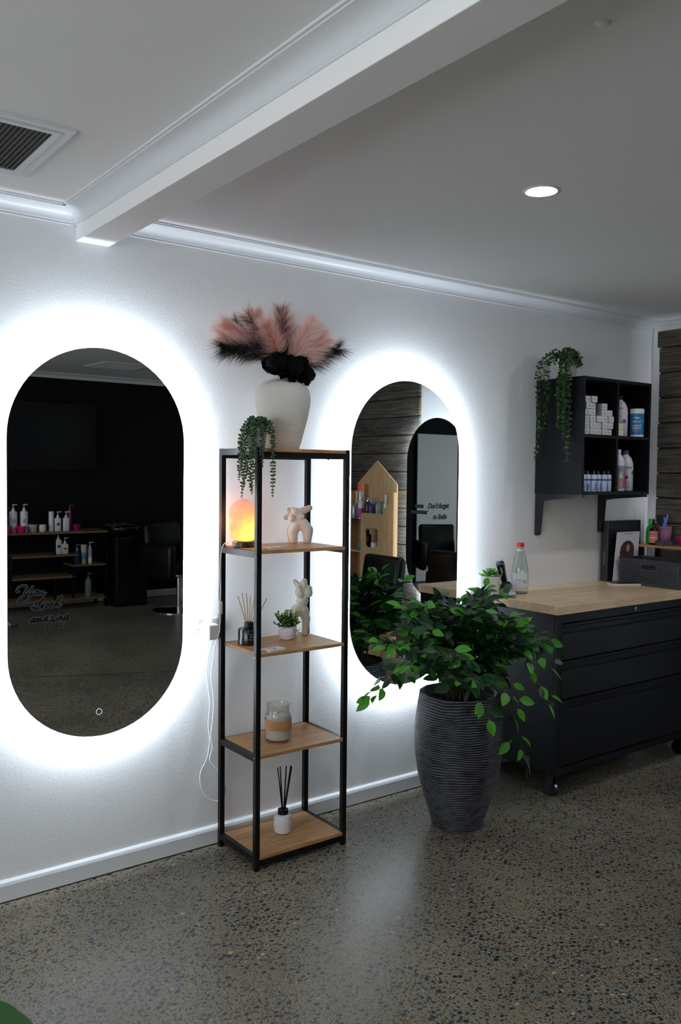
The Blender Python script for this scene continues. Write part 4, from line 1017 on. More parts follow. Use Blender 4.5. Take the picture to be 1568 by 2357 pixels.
# corner riser shelf and what stands on it
rs_ = thing('riser_shelf', (4.40, -.52, WZ), 'small oak riser shelf with black legs in the worktop corner', 'shelf')
MB().box(0, .185, 0, .44, .190, .204, bev=.001).build('board', oak, rs_)
for x in (.004, .165):
    for y in (.004, .420): MB().box(x, x+.016, y, y+.016, 0, .1898).build('leg', blackmetal, rs_)
MB().box(.02, .165, .10, .42, .002, .12).build('storage_box', mat('frosted grey plastic', (80, 84, 88), .3), rs_)
RZ_ = WZ+.2042
def bottle(name, loc, prof, m, label, cat='bottle', group=None, cap=None, capm=None, band=None, bandm=None, seg=28, sy=1, rz=0, partname='body'):
    t = thing(name, loc, label, cat, group, rz=rz)
    MB().lathe(prof, seg, sy=sy).build(partname, m, t, smooth=True, auto=45)
    if cap: MB().lathe(cap, 20, sy=1).build('cap', capm or white, t, smooth=True, auto=45)
    if band: MB().lathe(band, seg, cap=False, sy=sy).build('label_band', bandm, t, smooth=True)
    return t
bottle('green_bottle', (4.475, -.112, RZ_), [(.028, 0), (.030, .003), (.030, .07), (.026, .095), (.014, .115), (.013, .118)], mat('green plastic', (26, 150, 52), .35), 'bright green bottle at the back of the riser shelf', cap=[(.016, .1185), (.016, .145), (.014, .148)], capm=mat('green cap', (30, 158, 58), .35))
sp = bottle('spray_bottle', (4.440, -.150, RZ_), [(.023, 0), (.025, .003), (.025, .08), (.022, .092), (.010, .102), (.009, .105)], mat('dark amber plastic', (26, 18, 16), .2), 'small dark spray bottle with a pink label on the riser shelf',
       cap=[(.011, .1055), (.011, .125), (.007, .130), (.006, .150)], capm=blackplastic, band=[(.0254, .012), (.0254, .080)], bandm=mat('salmon label', (206, 120, 112), .5))
text('label_print', 'AMI', .012, mat('maroon ink', (110, 40, 44), .5), sp, Matrix.Rotation(az(4.440, -.150), 4, 'Z') @ facing((0, -.0257, .062)), .0001, wrap=.0257)
MB().lathe([(.0256, .040), (.0256, .043)], 28, cap=False).build('label_stripe', white, sp)
jr = bottle('mauve_jar', (4.530, -.160, RZ_), [(.034, 0), (.038, .004), (.042, .07), (.044, .085), (.040, .088), (.044, .093), (.044, .105), (.040, .105), (.038, .08), (.030, .006)], mat('mauve plastic', (150, 96, 128), .4), 'mauve plastic jar holding combs on the riser shelf', 'jar', partname='pot')
cm = thing('tint_comb', (4.525, -.160, RZ_+.006), 'bright blue comb standing in the mauve jar', 'comb', rz=R(-35)); MB().prism([(-.004, 0), (.004, 0), (.004, .09), (.020, .135), (.022, .150), (-.020, .150), (-.018, .135), (-.004, .09)], -.002, .002, 'y').build('comb', mat('blue plastic', (24, 110, 190), .35), cm)
cm = thing('tint_brush', (4.538, -.150, RZ_+.006), 'pink tint brush standing in the mauve jar', 'brush', rz=R(-35)); cm.rotation_euler = (R(-4), R(8), R(-35))
MB().prism([(-.004, 0), (.004, 0), (.005, .12), (.010, .165), (.002, .17), (-.004, .12)], -.002, .002, 'y').build('handle', mat('hot pink plastic', (214, 44, 140), .35), cm)
cm = thing('tint_brush', (4.515, -.165, RZ_+.006), 'black brush standing in the mauve jar', 'brush', rz=R(-35)); cm.rotation_euler = (R(6), R(-10), R(-35))
MB().prism([(-.004, 0), (.004, 0), (.005, .11), (.016, .125), (.018, .17), (-.018, .17), (-.016, .125), (-.005, .11)], -.004, .004, 'y').build('handle', blacksatin, cm)
t = thing('clear_case', (4.455, -.215, RZ_), 'clear plastic case in front of the mauve jar', 'case', rz=R(-10)); MB().box(-.045, .045, -.03, .03, 0, .022, bev=.003).build('body', mat('smoky clear plastic', (120, 126, 136), .15, trans=.6), t); MB().box(-.046, .046, -.031, .031, .0222, .028, bev=.002).build('lid', mat('smoky clear plastic', ()), t)
t = thing('tint_bowl', (4.520, -.300, RZ_), 'black and pink tint bowl at the front of the riser shelf', 'bowl'); MB().lathe([(.026, 0), (.030, .004), (.052, .045), (.056, .05), (.053, .051), (.048, .045), (.026, .008)], 28).build('bowl', mat('magenta bowl plastic', (176, 36, 116), .35), t, smooth=True)
t = thing('product_box', (4.475, -.400, RZ_), 'black box with white writing at the right edge of the riser shelf', 'box'); MB().box(-.05, .05, -.05, .03, 0, .05, bev=.002).build('carton', blacksatin, t); text('print', 'VY', .03, white, t, Matrix.Translation((-.0504, -.01, .025)) @ Matrix.Rotation(R(-90), 4, 'Z') @ Matrix.Rotation(R(90), 4, 'X'), .0002)

# ================================================================== WALL CABINET
CX0, CX1, CY, CZ0, CZ1 = 3.572, 4.150, -.305, 1.412, 2.010
wc = thing('wall_cabinet', (CX0, CY, CZ0), 'black open wall cabinet with four compartments on steel brackets', 'wall cabinet')
w_, d_, h_ = CX1-CX0, .303, CZ1-CZ0; T_ = .016
for nm, b in (('side_panel', (0, T_, 0, d_, 0, h_)), ('side_panel', (w_-T_, w_, 0, d_, 0, h_)), ('top_panel', (T_, w_-T_, 0, d_, h_-T_, h_)), ('bottom_panel', (T_, w_-T_, 0, d_, 0, T_)),
              ('divider', (w_/2-T_/2, w_/2+T_/2, .002, d_-.004, T_, h_-T_)), ('back_panel', (T_, w_-T_, d_-.004, d_, T_, h_-T_)),
              ('shelf', (T_, w_/2-T_/2, .002, d_-.004, .292, .308)), ('shelf', (w_/2+T_/2, w_-T_, .002, d_-.004, .292, .308))):
    MB().box(*b).build(nm, blackcab, wc)
for x in (.0, w_-.04):
    m_ = MB(); m_.prism([(0, -.001), (.0, -.014), (.20, -.030), (.262, -.040), (.275, -.20), (.280, -.218), (.292, -.224), (.3028, -.218), (.3028, -.001)], x+.004, x+.026, 'x')
    m_.build('bracket', blackmetal, wc)
for x in (.004, w_-.02): MB().lathe([(.006, -.012), (.006, -.0005)], 12, M=Matrix.Translation((x+.006, .02, 0))).build('bolt', blackmetal, wc)
# trailing plant in a white pot on top
tp_ = thing('trailing_plant', (3.560, -.150, CZ1), 'trailing leafy plant in a white pot on the wall cabinet', 'potted plant')
MB().lathe([(.038, .0005), (.045, .003), (.056, .09), (.058, .10), (.053, .10), (.05, .085), (.0001, .084)], 24, M=Matrix.Translation((.072, 0, 0))).build('pot', mat('cream white pot', (214, 210, 200), .45, bump=(30, .4, .006)), tp_, smooth=True)
e1 = mat('eucalyptus leaf', (34, 62, 28), .5); e2 = mat('eucalyptus leaf light', (56, 92, 38), .5)
rnd = random.Random(15)
def trail(pts, lr=.015):
    Q = spline(pts, 8); mb = MB(); mb.tube(Q, .0011, 4, mi=0); acc = 0; k = 0
    for a, b in zip(Q, Q[1:]):
        acc += (b-a).length
        while acc > .013:
            acc -= .013; k += 1
            for s in (0, 1):
                an = k*1.3+s*PI; d = Vector((math.cos(an), math.sin(an), rnd.uniform(-.5, .5))).normalized()
                if (Q[-1]+d*lr).y > .14: continue
                mb.leaf(b, d, (rnd.uniform(-.5, .5), -1, .6), lr*rnd.uniform(.8, 1.2), lr*.95, mi=rnd.choice((0, 0, 1)), seg=3, round_=True)
    mb.build('vine', [e1, e2], tp_, fixn=False)
for k in range(15):
    y = rnd.uniform(-.135, .10); ln = rnd.choice((-.10, -.16, -.2, -.26, -.32)) if k > 2 else (-.42, -.43, -.36)[k]
    x = rnd.uniform(-.055, -.022)
    trail([(.072+rnd.uniform(-.02, .02), y*.3, .09), (.03, y*.7, .125+rnd.random()*.03), (x*.6, y, .085), (x, y, .0), (x+rnd.uniform(-.015, .010), y+rnd.uniform(-.01, .01), ln*.5), (x+rnd.uniform(-.012, .012), y+rnd.uniform(-.01, .01), ln)])
for k in range(26):
    a = rnd.uniform(0, 2*PI); r_ = rnd.uniform(.03, .085)
    trail([(.072, 0, .09), (.072+r_*.6*math.cos(a), r_*.6*math.sin(a), .125+rnd.random()*.02), (.072+r_*math.cos(a), r_*math.sin(a), .10), (.072+r_*1.1*math.cos(a), r_*1.1*math.sin(a), .055+rnd.random()*.03)], .017)
# hair colour boxes stacked in the upper left compartment
SH = CZ0+.308+.0003
boxw = mat('white carton', (222, 222, 226), .5); purple = mat('purple carton edge', (84, 60, 150), .5); yellow = mat('yellow carton edge', (232, 208, 40), .5)
greyc = mat('grey carton side', (150, 150, 160), .5)
proto = thing('colour_box', (0, 0, 0), 'p', 'box')
MB().box(-.0222, .0222, 0, .15, 0, .0318, bev=.0006).build('carton', greyc, proto)
MB().box(-.0212, .0212, -.0006, -.0001, .001, .0308).build('end_label', boxw, proto)
text('print', '8', .008, inkt, proto, facing((0, -.0010, .021)), .0001); text('print', 'COLOUR', .0055, inkt, proto, facing((0, -.0010, .0125)), .0001)
cols = [[0, 1, 2, 3, 4, 5], [0, 1, 2, 3, 4, 5], [0, 1, 2], [0, 1, 2, 3, 4], [0, 1, 2, 3]]
xs_ = [3.620, 3.666, 3.713, 3.760, 3.807]; first = True; ords = ['bottom', 'second', 'third', 'fourth', 'fifth', 'topmost']
cn = ['leftmost', 'second', 'middle', 'fourth', 'rightmost']
for ci, col in enumerate(cols):
    for k in col:
        o = proto if first else copy_tree(proto); first = False
        rr_ = random.Random(ci*10+k); top = (k == col[-1])
        o.location = (xs_[ci]+rr_.uniform(-.001, .001)+(.004*k if ci == 0 and k > 2 else 0)*.3, -.298+rr_.uniform(-.003, .010), SH+k*.0324)
        o.rotation_euler = (0, 0, 0)
        o['label'] = f"white hair colour box, {'topmost' if top else ords[k]} in the {cn[ci]} column of the cabinet stack" if (top or k < 5) else ''
        o['group'] = 'hair colour boxes stacked in the wall cabinet'
        if (ci, k) in ((4, 1), (4, 0), (4, 3)):
            mm_ = purple
            for ch in o.children:
                if ch.name.startswith('carton'):
                    ch.data = ch.data.copy(); ch.data.materials.clear(); ch.data.materials.append(purple)
for k in range(2):
    t = thing('colour_box', (3.896, -.298, SH+k*.033), ('upper' if k else 'lower')+' yellow-edged hair colour box beside the white bottle', 'box', 'yellow hair colour boxes in the cabinet')
    MB().box(-.021, .021, 0, .12, 0, .0325, bev=.0006).build('carton', yellow, t); MB().box(-.018, .018, -.0006, -.0001, .002, .030).build('end_label', boxw, t)
    text('print', '10', .008, inkt, t, facing((0, -.0010, .018)), .0001)
def bigb(loc, label, h=.20, r=.047, capm=blacksatin, group='large white bottles in the wall cabinet'):
    t = thing('developer_bottle', loc, label, 'bottle', group)
    MB().lathe([(r-.004, 0), (r, .004), (r, h*.66), (r*.93, h*.77), (r*.72, h*.88), (r*.42, h*.95), (r*.38, h*.97)], 32).build('body', mat('milky plastic', (222, 222, 230), .35), t, smooth=True, auto=50)
    MB().lathe([(r*.42, h*.971), (r*.42, h*1.07), (r*.36, h*1.08)], 20).build('cap', capm, t, smooth=True, auto=50)
    return t
ink = mat('purple dot print', (110, 50, 150), .5)
t = bigb((3.992, -.215, SH), 'tall white bottle with purple dot in the upper right compartment', .205, .046)
aa = az(3.985, -.215)
flatdot = lambda t, ang, z, r, rad_, m, nm='dot': MB().lathe([(.0001, 0), (r, 0)], 20, cap=False, M=Matrix.Rotation(ang, 4, 'Z') @ Matrix.Translation((0, -rad_, z)) @ Matrix.Rotation(R(90), 4, 'X')).build(nm, m, t)
flatdot(t, aa+R(38), .082, .011, .0468, ink)
text('label_print', 'CREAM', .010, inkt, t, Matrix.Rotation(aa+R(15), 4, 'Z') @ facing((0, -.0464, .150)), .0001, wrap=.0434)
text('label_print', 'DEVELOPER', .009, inkt, t, Matrix.Rotation(aa+R(20), 4, 'Z') @ facing((0, -.0464, .058)) @ Matrix.Rotation(R(90), 4, 'Z'), .0001)
t = thing('wipes_tub', (4.113, -.240, SH), 'blue tub of colour remover wipes with white lid in the wall cabinet', 'tub')
t.location = (4.088, -.262, SH)
rw = .0365
MB().lathe([(rw-.003, 0), (rw, .003), (rw, .128)], 32).build('tub', white, t, smooth=True, auto=40)
MB().lathe([(rw+.0005, .012), (rw+.0005, .126)], 32, cap=False).build('label_band', mat('blue label', (26, 112, 166), .4), t, smooth=True)
MB().lathe([(rw+.001, .1285), (rw+.001, .150), (rw-.003, .153)], 32).build('lid', white, t, smooth=True, auto=40)
aw = az(4.088, -.262)
for s_, z_, sz_t, col in (('wipe', .104, .016, white), ('WIPE OFF', .082, .0125, white), ('COLOUR', .060, .0135, white), ('REMOVER', .046, .0115, white), ('fragrance free', .033, .006, yellow), ('gentle', .024, .006, mat('hot pink plastic', ()))):
    text('label_print', s_, sz_t, col, t, Matrix.Rotation(aw-R(4), 4, 'Z') @ facing((0, -(rw+.001), z_)), .0001, wrap=rw+.001, bold=.0002)
text('side_print', 'info', .010, white, t, Matrix.Rotation(aw+R(55), 4, 'Z') @ facing((0, -(rw+.001), .09)), .0001, wrap=rw+.001)
LS = CZ0+T_+.0003
t = bigb((3.932, -.258, LS), 'white bottle with grey and red label numbered 6 in the lower right compartment', .205, .0385, white)
aa = az(3.925, -.262); r0 = .0388
MB().lathe([(r0+.0002, .014), (r0+.0002, .135)], 32, cap=False).build('label_band', mat('silver grey label', (150, 148, 156), .4, var=(24, (132, 130, 138))), t, smooth=True)
for an, z0, z1 in ((-50, .018, .07), (42, .018, .06), (62, .02, .095)):
    mb = MB(); A = [(-PI/2+aa+R(an)+k*.05) for k in range(5)]
    q0 = [mb.bm.verts.new(((r0+.0006)*math.cos(a), (r0+.0006)*math.sin(a), z0)) for a in A]; q1 = [mb.bm.verts.new(((r0+.0006)*math.cos(a), (r0+.0006)*math.sin(a), z1)) for a in A]
    for k in range(4): mb.bm.faces.new((q0[k], q0[k+1], q1[k+1], q1[k]))
    mb.build('red_print', mat('red print', (206, 30, 44), .5), t)
text('label_print', '6', .042, white, t, Matrix.Rotation(aa+R(28), 4, 'Z') @ facing((0, -(r0+.0008), .083)), .0001, wrap=r0+.0008, bold=.0008)
text('label_print', 'TONER', .010, inkt, t, Matrix.Rotation(aa, 4, 'Z') @ facing((0, -(r0+.0008), .115)), .0001, wrap=r0+.0008)
text('label_print', 'S', .046, mat('red print', ()), t, Matrix.Rotation(aa-R(4), 4, 'Z') @ facing((0, -(r0+.0008), .048)), .0001, wrap=r0+.0008, bold=.0005)
t = bigb((4.058, -.215, LS), 'white bottle printed RPR with purple dot in the lower right compartment', .205, .043, purple)
aa = az(4.030, -.215)
text('label_print', 'RPR', .020, inkt, t, Matrix.Rotation(aa+R(32), 4, 'Z') @ facing((0, -.0436, .125)), .0001, wrap=.0436)
flatdot(t, aa+R(10), .075, .010, .0442, ink); flatdot(t, aa+R(66), .100, .012, .0442, mat('teal dot print', (20, 130, 110), .5))
for k in range(4): text('label_print', 'hair care', .007, inkt, t, Matrix.Rotation(aa+R(18), 4, 'Z') @ facing((0, -.0436, .052-.010*k)), .0001, wrap=.0436)
# small cans in the lower left compartment
pr = thing('colour_can', (0, 0, 0), 'p', 'bottle')
MB().lathe([(.0165, 0), (.018, .002), (.018, .084), (.016, .087)], 24).build('can', mat('pale blue can', (176, 194, 224), .35, var=(26, (212, 220, 238))), pr, smooth=True, auto=40)
MB().lathe([(.0095, .0871), (.0095, .104), (.008, .106)], 16).build('cap', blackplastic, pr, smooth=True, auto=40)
MB().lathe([(.0182, .056), (.0182, .064)], 24, cap=False).build('band', mat('navy print', (52, 60, 130), .5), pr)
navy = mat('navy print', ())
for q, (dx, z0, z1, wv) in enumerate(((-.35, .006, .040, .30), (.10, .012, .046, .12), (.42, .004, .036, .18), (.75, .02, .05, .1))):
    mb = MB(); A = [(-PI/2-.9+dx+k*wv/3) for k in range(4)]; q0 = [mb.bm.verts.new((.0182*math.cos(a), .0182*math.sin(a), z0)) for a in A]; q1 = [mb.bm.verts.new((.0182*math.cos(a+.1), .0182*math.sin(a+.1), z1)) for a in A]
    for k in range(3): mb.bm.faces.new((q0[k], q0[k+1], q1[k+1], q1[k]))
    mb.build('print', navy, pr)
names_ = ['leftmost', 'second', 'third', 'fourth', 'fifth', 'rightmost']
for k in range(6):
    o = pr if k == 0 else copy_tree(pr)
    o.location = (3.610+k*.0430, -.282+(.006 if k % 2 else 0), LS); o.rotation_euler = (0, 0, k*.35)
    o['label'] = f'{names_[k]} of the row of small pale blue bottles in the lower left compartment'; o['group'] = 'small pale blue bottles in the wall cabinet'

# ================================================================== WHAT THE MIRRORS SHOW
# plywood product stand on the right-hand wall
ps = thing('plywood_stand', (XR-.026, -2.66, 0), 'birch plywood product stand with a pointed back panel by the barn boards', 'product stand')
hw = .262
MB().prism([(-hw, .0), (hw, 0), (hw, 1.425), (.014, 1.612), (0, 1.620), (-.014, 1.612), (-hw, 1.425)], -.012, 0, 'x').build('back_panel', ply, ps)
SD = .15
for s in (-1, 1):
    y0 = s*hw-(.012 if s > 0 else 0)
    MB().prism([(-SD, 0), (-.0125, 0), (-.0125, 1.36), (-SD*.55, 1.36), (-SD*.62, 1.29), (-SD*.7, 1.24), (-SD, 1.23)], y0, y0+.012, 'y').build('side_panel', ply, ps)
win = [rrect(.045, .205, .905, 1.065, .03), rrect(.060, .220, .64, .80, .03), rrect(.045, .205, .33, .50, .03)]
MB().prism(rrect(-.02, .262, .02, 1.185, .03), -SD-.0125, -SD-.0005, 'x', win).build('front_panel', ply, ps)
MB().prism(rrect(-.262, -.225, .02, 1.10, .012), -SD-.0125, -SD-.0005, 'x').build('front_panel', ply, ps)
for z in (1.128, .865, .585, .30):
    MB().box(-SD, -.0125, -hw+.0125, hw-.0125, z-.012, z).build('shelf', ply if z != 1.128 else mat('dark shelf edge', (40, 36, 32), .5), ps)
zt = 1.1285; px = XR-.026
def cyl(r, h, sh=.85, neck=.4): return [(r*.94, 0), (r, .003), (r, h*sh), (r*.9, h*(sh+.05)), (r*neck, h*.97), (r*neck, h)]
def prod(x, y, z, r, h, m, label, cap=None, capm=None, sh=.85, neck=.4, name='styling_bottle', group='hair products on the plywood stand', band=None, bandm=None, cat='bottle'):
    return bottle(name, (x, y, z), cyl(r, h, sh, neck), m, label, cat, group, cap=[(cap[0], h+.0002), (cap[0], h+cap[1]-.004), (cap[0]*.8, h+cap[1])] if cap else None, capm=capm, band=band, bandm=bandm)
silver = mat('silver can', (176, 178, 184), .3, .6); orange = mat('orange cap', (236, 104, 58), .4); sage = mat('sage bottle', (118, 134, 122), .4); violet = mat('violet bottle', (66, 52, 120), .4)
prod(px-.07, -.135-2.66, zt, .028, .235, silver, 'tall silver spray can with orange cap on the plywood stand', (.027, .06), orange, .97, .95, 'spray_can', cat='spray can')
prod(px-.10, -.10-2.66, zt, .022, .16, white, 'white spray can with a magenta stripe on the plywood stand', (.007, .022), white, name='spray_can', cat='spray can', band=[(.0224, .01), (.0224, .09)], bandm=mat('magenta stripe', (200, 60, 150), .5))
prod(px-.105, -.185-2.66, zt, .022, .115, silver, 'silver tube of hair product in front of the tall can', None, name='product_tube', cat='tube')
prod(px-.105, -.125-2.66, zt, .020, .14, mat('slate tube', (84, 94, 108), .35), 'slate grey tube beside the silver one', name='product_tube', cat='tube')
prod(px-.08, -.03-2.66, zt, .026, .15, blackplastic, 'black patterned bottle in the middle of the plywood stand', (.012, .03), chrome)
prod(px-.06, .03-2.66, zt, .024, .165, sage, 'pale sage bottle behind the violet one', (.012, .01), sage)
prod(px-.11, .055-2.66, zt, .025, .135, violet, 'violet bottle with a short neck on the plywood stand', (.010, .02), mat('grey cap', (150, 150, 156), .4))
prod(px-.08, .105-2.66, zt, .018, .135, mat('ivory bottle', (206, 202, 186), .4), 'ivory bottle with a tall orange nozzle', (.010, .05), orange)
prod(px-.105, .165-2.66, zt, .026, .165, sage, 'green-grey bottle near the bright side of the stand', (.008, .008), white)
prod(px-.07, .195-2.66, zt, .024, .150, white, 'white bottle with a pointed nozzle at the bright end of the stand', (.013, .06), white)
prod(px-.10, .0-2.66, .8655, .030, .15, mat('brown glass', (44, 26, 16), .15), 'brown glass bottle in the window of the plywood stand', (.012, .03), blackplastic)
prod(px-.105, .10-2.66, .8655, .034, .075, mat('white jar plastic', (226, 226, 228), .4), 'white jar in the upper window of the plywood stand', None, sh=.97, neck=.95, name='product_jar', cat='jar')
prod(px-.105, -.09-2.66, .8655, .030, .075, mat('teal jar', (60, 120, 124), .4), 'teal jar in the upper window of the plywood stand', None, sh=.97, neck=.95, name='product_jar', cat='jar')
tw = thing('crumpled_towel', (px-.080, -2.66, .5855), 'crumpled white and black towel on the lower shelf of the plywood stand', 'towel')
mb = MB(); mb.ball((0, 0, .035), (.050, .17, .045), 4)
for v in mb.bm.verts: v.co += v.co.normalized()*noise.noise(v.co*28)*.02; v.co.z = max(.0005, v.co.z)
mb.build('cloth', mat('patterned cloth', (28, 28, 30), .9, var=(16, (200, 196, 196))), tw, smooth=True)

# salon chairs
def salon_chair(loc, rz, label, towel=False):
    t = thing('salon_chair', loc, label, 'salon chair', 'black salon chairs', rz=rz)
    MB().box(-.24, .24, -.25, .23, .40, .52, bev=.03).build('seat', vinyl, t, smooth=True)
    TB = Matrix.Translation((0, .24, .47)) @ Matrix.Rotation(R(-8), 4, 'X'); MB().box(-.23, .23, -.04, .05, 0, .42, TB, bev=.035).build('backrest', vinyl, t, smooth=True)
    for s in (-1, 1):
        MB().box(s*.29-.045, s*.29+.045, -.25, .24, .36, .70, bev=.03).build('armrest', vinyl, t, smooth=True)
    MB().lathe([(.27, 0), (.27, .008), (.10, .020), (.035, .026)], 36).build('base_plate', chrome, t, smooth=True, auto=40)
    MB().lathe([(.030, .0262), (.030, .34), (.06, .36), (.06, .398)], 24).build('column', chrome, t, smooth=True, auto=40)
    f = MB()
    for s in (-1, 1): f.tube([(s*.12, -.22, .38), (s*.12, -.34, .20), (s*.12, -.44, .12)], .011, 8)
    f.tube([(-.19, -.44, .12), (.19, -.44, .12)], .013, 10); f.build('footrest', chrome, t, smooth=True)
    return t
salon_chair((3.98, -5.12, 0), PI-.25, 'black vinyl salon chair by the black wall, seen in the left mirror')
salon_chair((1.78, -4.75, 0), PI-.5, 'black vinyl salon chair in front of the white door')
salon_chair((3.92, -2.12, 0), PI/2+.05+PI, 'black vinyl salon chair facing the right-hand wall mirror')
bx_ = thing('wash_basin_unit', (3.62, -5.80, 0), 'black wash unit beside the chair at the black wall, draped with a dark towel', 'wash unit')
m_ = MB(); m_.box(-.14, .22, -.13, .22, 0, .74, bev=.02); m_.build('body', vinyl, bx_)
m_ = MB(); m_.lathe([(.13, 0), (.17, .06), (.18, .10), (.16, .10), (.12, .02)], 24, M=Matrix.Translation((.0, .06, .741))); m_.build('basin', blackplastic, bx_, smooth=True)
tl = thing('draped_towel', (3.60, -5.70, .852), 'dark grey towel draped over the wash unit', 'towel')
mb = MB(); n = 18; g = []
for i in range(n+1):
    row = []
    for j in range(n+1):
        u = i/n-.5; v = j/n-.5; x = u*.30; y = v*.26; z = .004-max(0, abs(u)-.2)*.06+.008*math.sin(u*22+v*6)
        row.append(mb.bm.verts.new((x, y, z+.01)))
    g.append(row)
for i in range(n):
    for j in range(n): mb.bm.faces.new((g[i][j], g[i+1][j], g[i+1][j+1], g[i][j+1]))
o = mb.build('cloth', mat('dark towel', (44, 48, 58), .95), tl, smooth=True); o.modifiers.new('s', 'SOLIDIFY').thickness = .005
# television
tv = thing('television', (2.78, YF+.02, 1.42), 'black flat television on the black wall', 'television')
MB().box(-.64, .64, -.0, .045, 0, .70, bev=.004).build('casing', blacksatin, tv); MB().box(-.625, .625, .0451, .047, .02, .685).build('screen', mat('black screen', (6, 7, 9), .3, spec=.2), tv)
# product rack: black frame with oak boards
UX0, UX1, UY0, UY1, UZ = 1.95, 3.44, -6.02, -5.70, .800
ur = thing('product_rack', (UX0, UY1, 0), 'low black metal rack with staggered oak shelves at the black wall', 'shelf rack')
uw = UX1-UX0; ud = UY1-UY0
for x in (0, uw-.02):
    for y in (-.02, -ud): MB().box(x, x+.02, y, y+.02, 0, UZ-.0205).build('post', blackmetal, ur)
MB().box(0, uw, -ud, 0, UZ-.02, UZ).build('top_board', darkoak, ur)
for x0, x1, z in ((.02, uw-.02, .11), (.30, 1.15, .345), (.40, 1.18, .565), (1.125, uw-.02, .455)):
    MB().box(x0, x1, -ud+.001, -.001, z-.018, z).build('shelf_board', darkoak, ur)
for x, z0, z1 in ((.93, .566, .7795), (1.12, .112, .4365), (1.12, .4555, .5465), (.93, .112, .3265)):
    MB().box(x, x+.018, -.02, -.001, z0, z1).build('upright', blackmetal, ur)
gp = 'hair products on the reflected product rack'
def pump(x, y, z, r, h, m, label, box=False, pm=None, dirx=-1, print_=None):
    t = thing('pump_bottle', (x, y, z), label, 'pump bottle', gp); pm = pm or white
    if box: MB().box(-r, r, -r*.6, r*.6, 0, h, bev=.006).build('body', m, t, smooth=True)
    else: MB().lathe([(r*.95, 0), (r, .004), (r, h*.93), (r*.6, h)], 24).build('body', m, t, smooth=True, auto=40)
    p = MB(); p.lathe([(.015, h), (.014, h+.018), (.006, h+.03), (.004, h+.032), (.004, h+.058)], 14); p.box(-.008-.028*(dirx > 0)*1.0 if dirx > 0 else -.008, .036 if dirx < 0 else .008, -.006, .006, h+.058, h+.066)
    p.build('pump', pm, t, smooth=True, auto=40)
    if print_: MB().box(-r*.5, r*.5, (r*.6 if box else r)+.0002, (r*.6 if box else r)+.0006, h*.45, h*.62).build('label', print_, t)
    return t
magenta = mat('magenta bottle', (150, 24, 110), .35); purpleb = mat('dark purple bottle', (46, 34, 96), .35)
YI = -5.80; TZ = UZ+.0003; navyl = mat('navy label', (42, 52, 110), .5)
pump(2.505, YI, TZ, .038, .215, white, 'left one of the two tall white pump bottles on the product rack', print_=mat('faint grey print', (170, 168, 176), .5))
pump(2.610, YI, TZ, .038, .215, white, 'right one of the two tall white pump bottles on the product rack', print_=mat('faint grey print', ()))
pump(2.415, YI+.05, TZ, .026, .180, magenta, 'magenta pump bottle at the left end of the product rack', pm=magenta)
pump(2.445, YI-.1, TZ, .030, .225, purpleb, 'dark purple pump bottle behind the white pump bottles', pm=purpleb)
pump(2.365, YI-.02, TZ, .024, .19, mat('cream and blue bottle', (196, 200, 196), .4), 'cream bottle cut off by the left mirror edge on the product rack')
bottle('magenta_jar', (2.425, YI+.095, TZ), [(.036, 0), (.040, .004), (.040, .06), (.038, .07)], magenta, 'wide magenta jar in front of the magenta pump bottle', 'jar', gp)
t = thing('tint_bowl', (2.565, YI+.07, TZ), 'hot pink tint bowl with handle on the product rack', 'bowl', gp); m_ = MB(); m_.lathe([(.030, 0), (.034, .003), (.050, .06), (.052, .065), (.049, .066), (.030, .006)], 24); m_.box(-.10, -.045, -.012, .012, .045, .052); m_.build('bowl', mat('hot pink bowl', (226, 36, 128), .3), t, smooth=True, auto=40)
bottle('plant_pot', (2.690, YI+.02, TZ), [(.032, 0), (.034, .003), (.044, .078), (.040, .078), (.001, .07)], mat('beige pot', (206, 190, 170), .6), 'beige pot with a small green plant on the product rack', 'pot', gp, partname='pot')
mb = MB()
rnd = random.Random(4)
for k in range(30):
    a = rnd.uniform(0, 2*PI); mb.leaf((0, 0, .072), (math.cos(a), math.sin(a), rnd.uniform(.3, 1.2)), (0, 0, 1), .05, .015, mi=0)
pt = [o for o in bpy.data.objects if o.name.startswith('plant_pot')][0]; mb.build('foliage', g2, pt, fixn=False)
bottle('white_cup', (2.786, YI+.02, TZ), [(.026, 0), (.034, .008), (.036, .03), (.036, .072), (.033, .072), (.030, .012)], white, 'small round white cup on the product rack', 'cup', gp)
bottle('spray_can', (2.885, YI-.01, TZ), [(.024, 0), (.025, .003), (.025, .20), (.024, .203)], white, 'plain white cylinder bottle beside the pump bottles', 'bottle', gp)
pump(2.948, YI, TZ, .030, .135, white, 'white square pump bottle with a navy label on the product rack', box=True, print_=navyl)
pump(3.030, YI+.01, TZ, .030, .135, white, 'plain white square pump bottle on the product rack', box=True)
pump(3.090, YI-.05, TZ, .018, .200, magenta, 'slim magenta pump bottle right of the plain white one', pm=magenta)
bottle('magenta_jar', (3.150, YI-.02, TZ), [(.036, 0), (.038, .003), (.038, .04), (.043, .045), (.043, .062), (.040, .064)], magenta, 'low magenta jar at the right of the product rack', 'jar', gp)
pump(2.948, YI+.02, .5653, .030, .150, white, 'white square pump bottle with navy label on the middle shelf', box=True, print_=navyl)
pump(3.012, YI+.03, .5653, .031, .105, white, 'short white pump bottle with red print on the middle shelf', box=True, print_=mat('red print', ()))
pump(3.140, YI+.03, .4553, .026, .14, mat('dark blue bottle', (24, 60, 96), .25), 'dark blue spray bottle on the right middle shelf', pm=mat('clear grey', (120, 130, 136), .3))
t = thing('product_tube', (3.212, YI+.03, .4553), 'cream and turquoise tube standing on the right middle shelf', 'tube', gp)
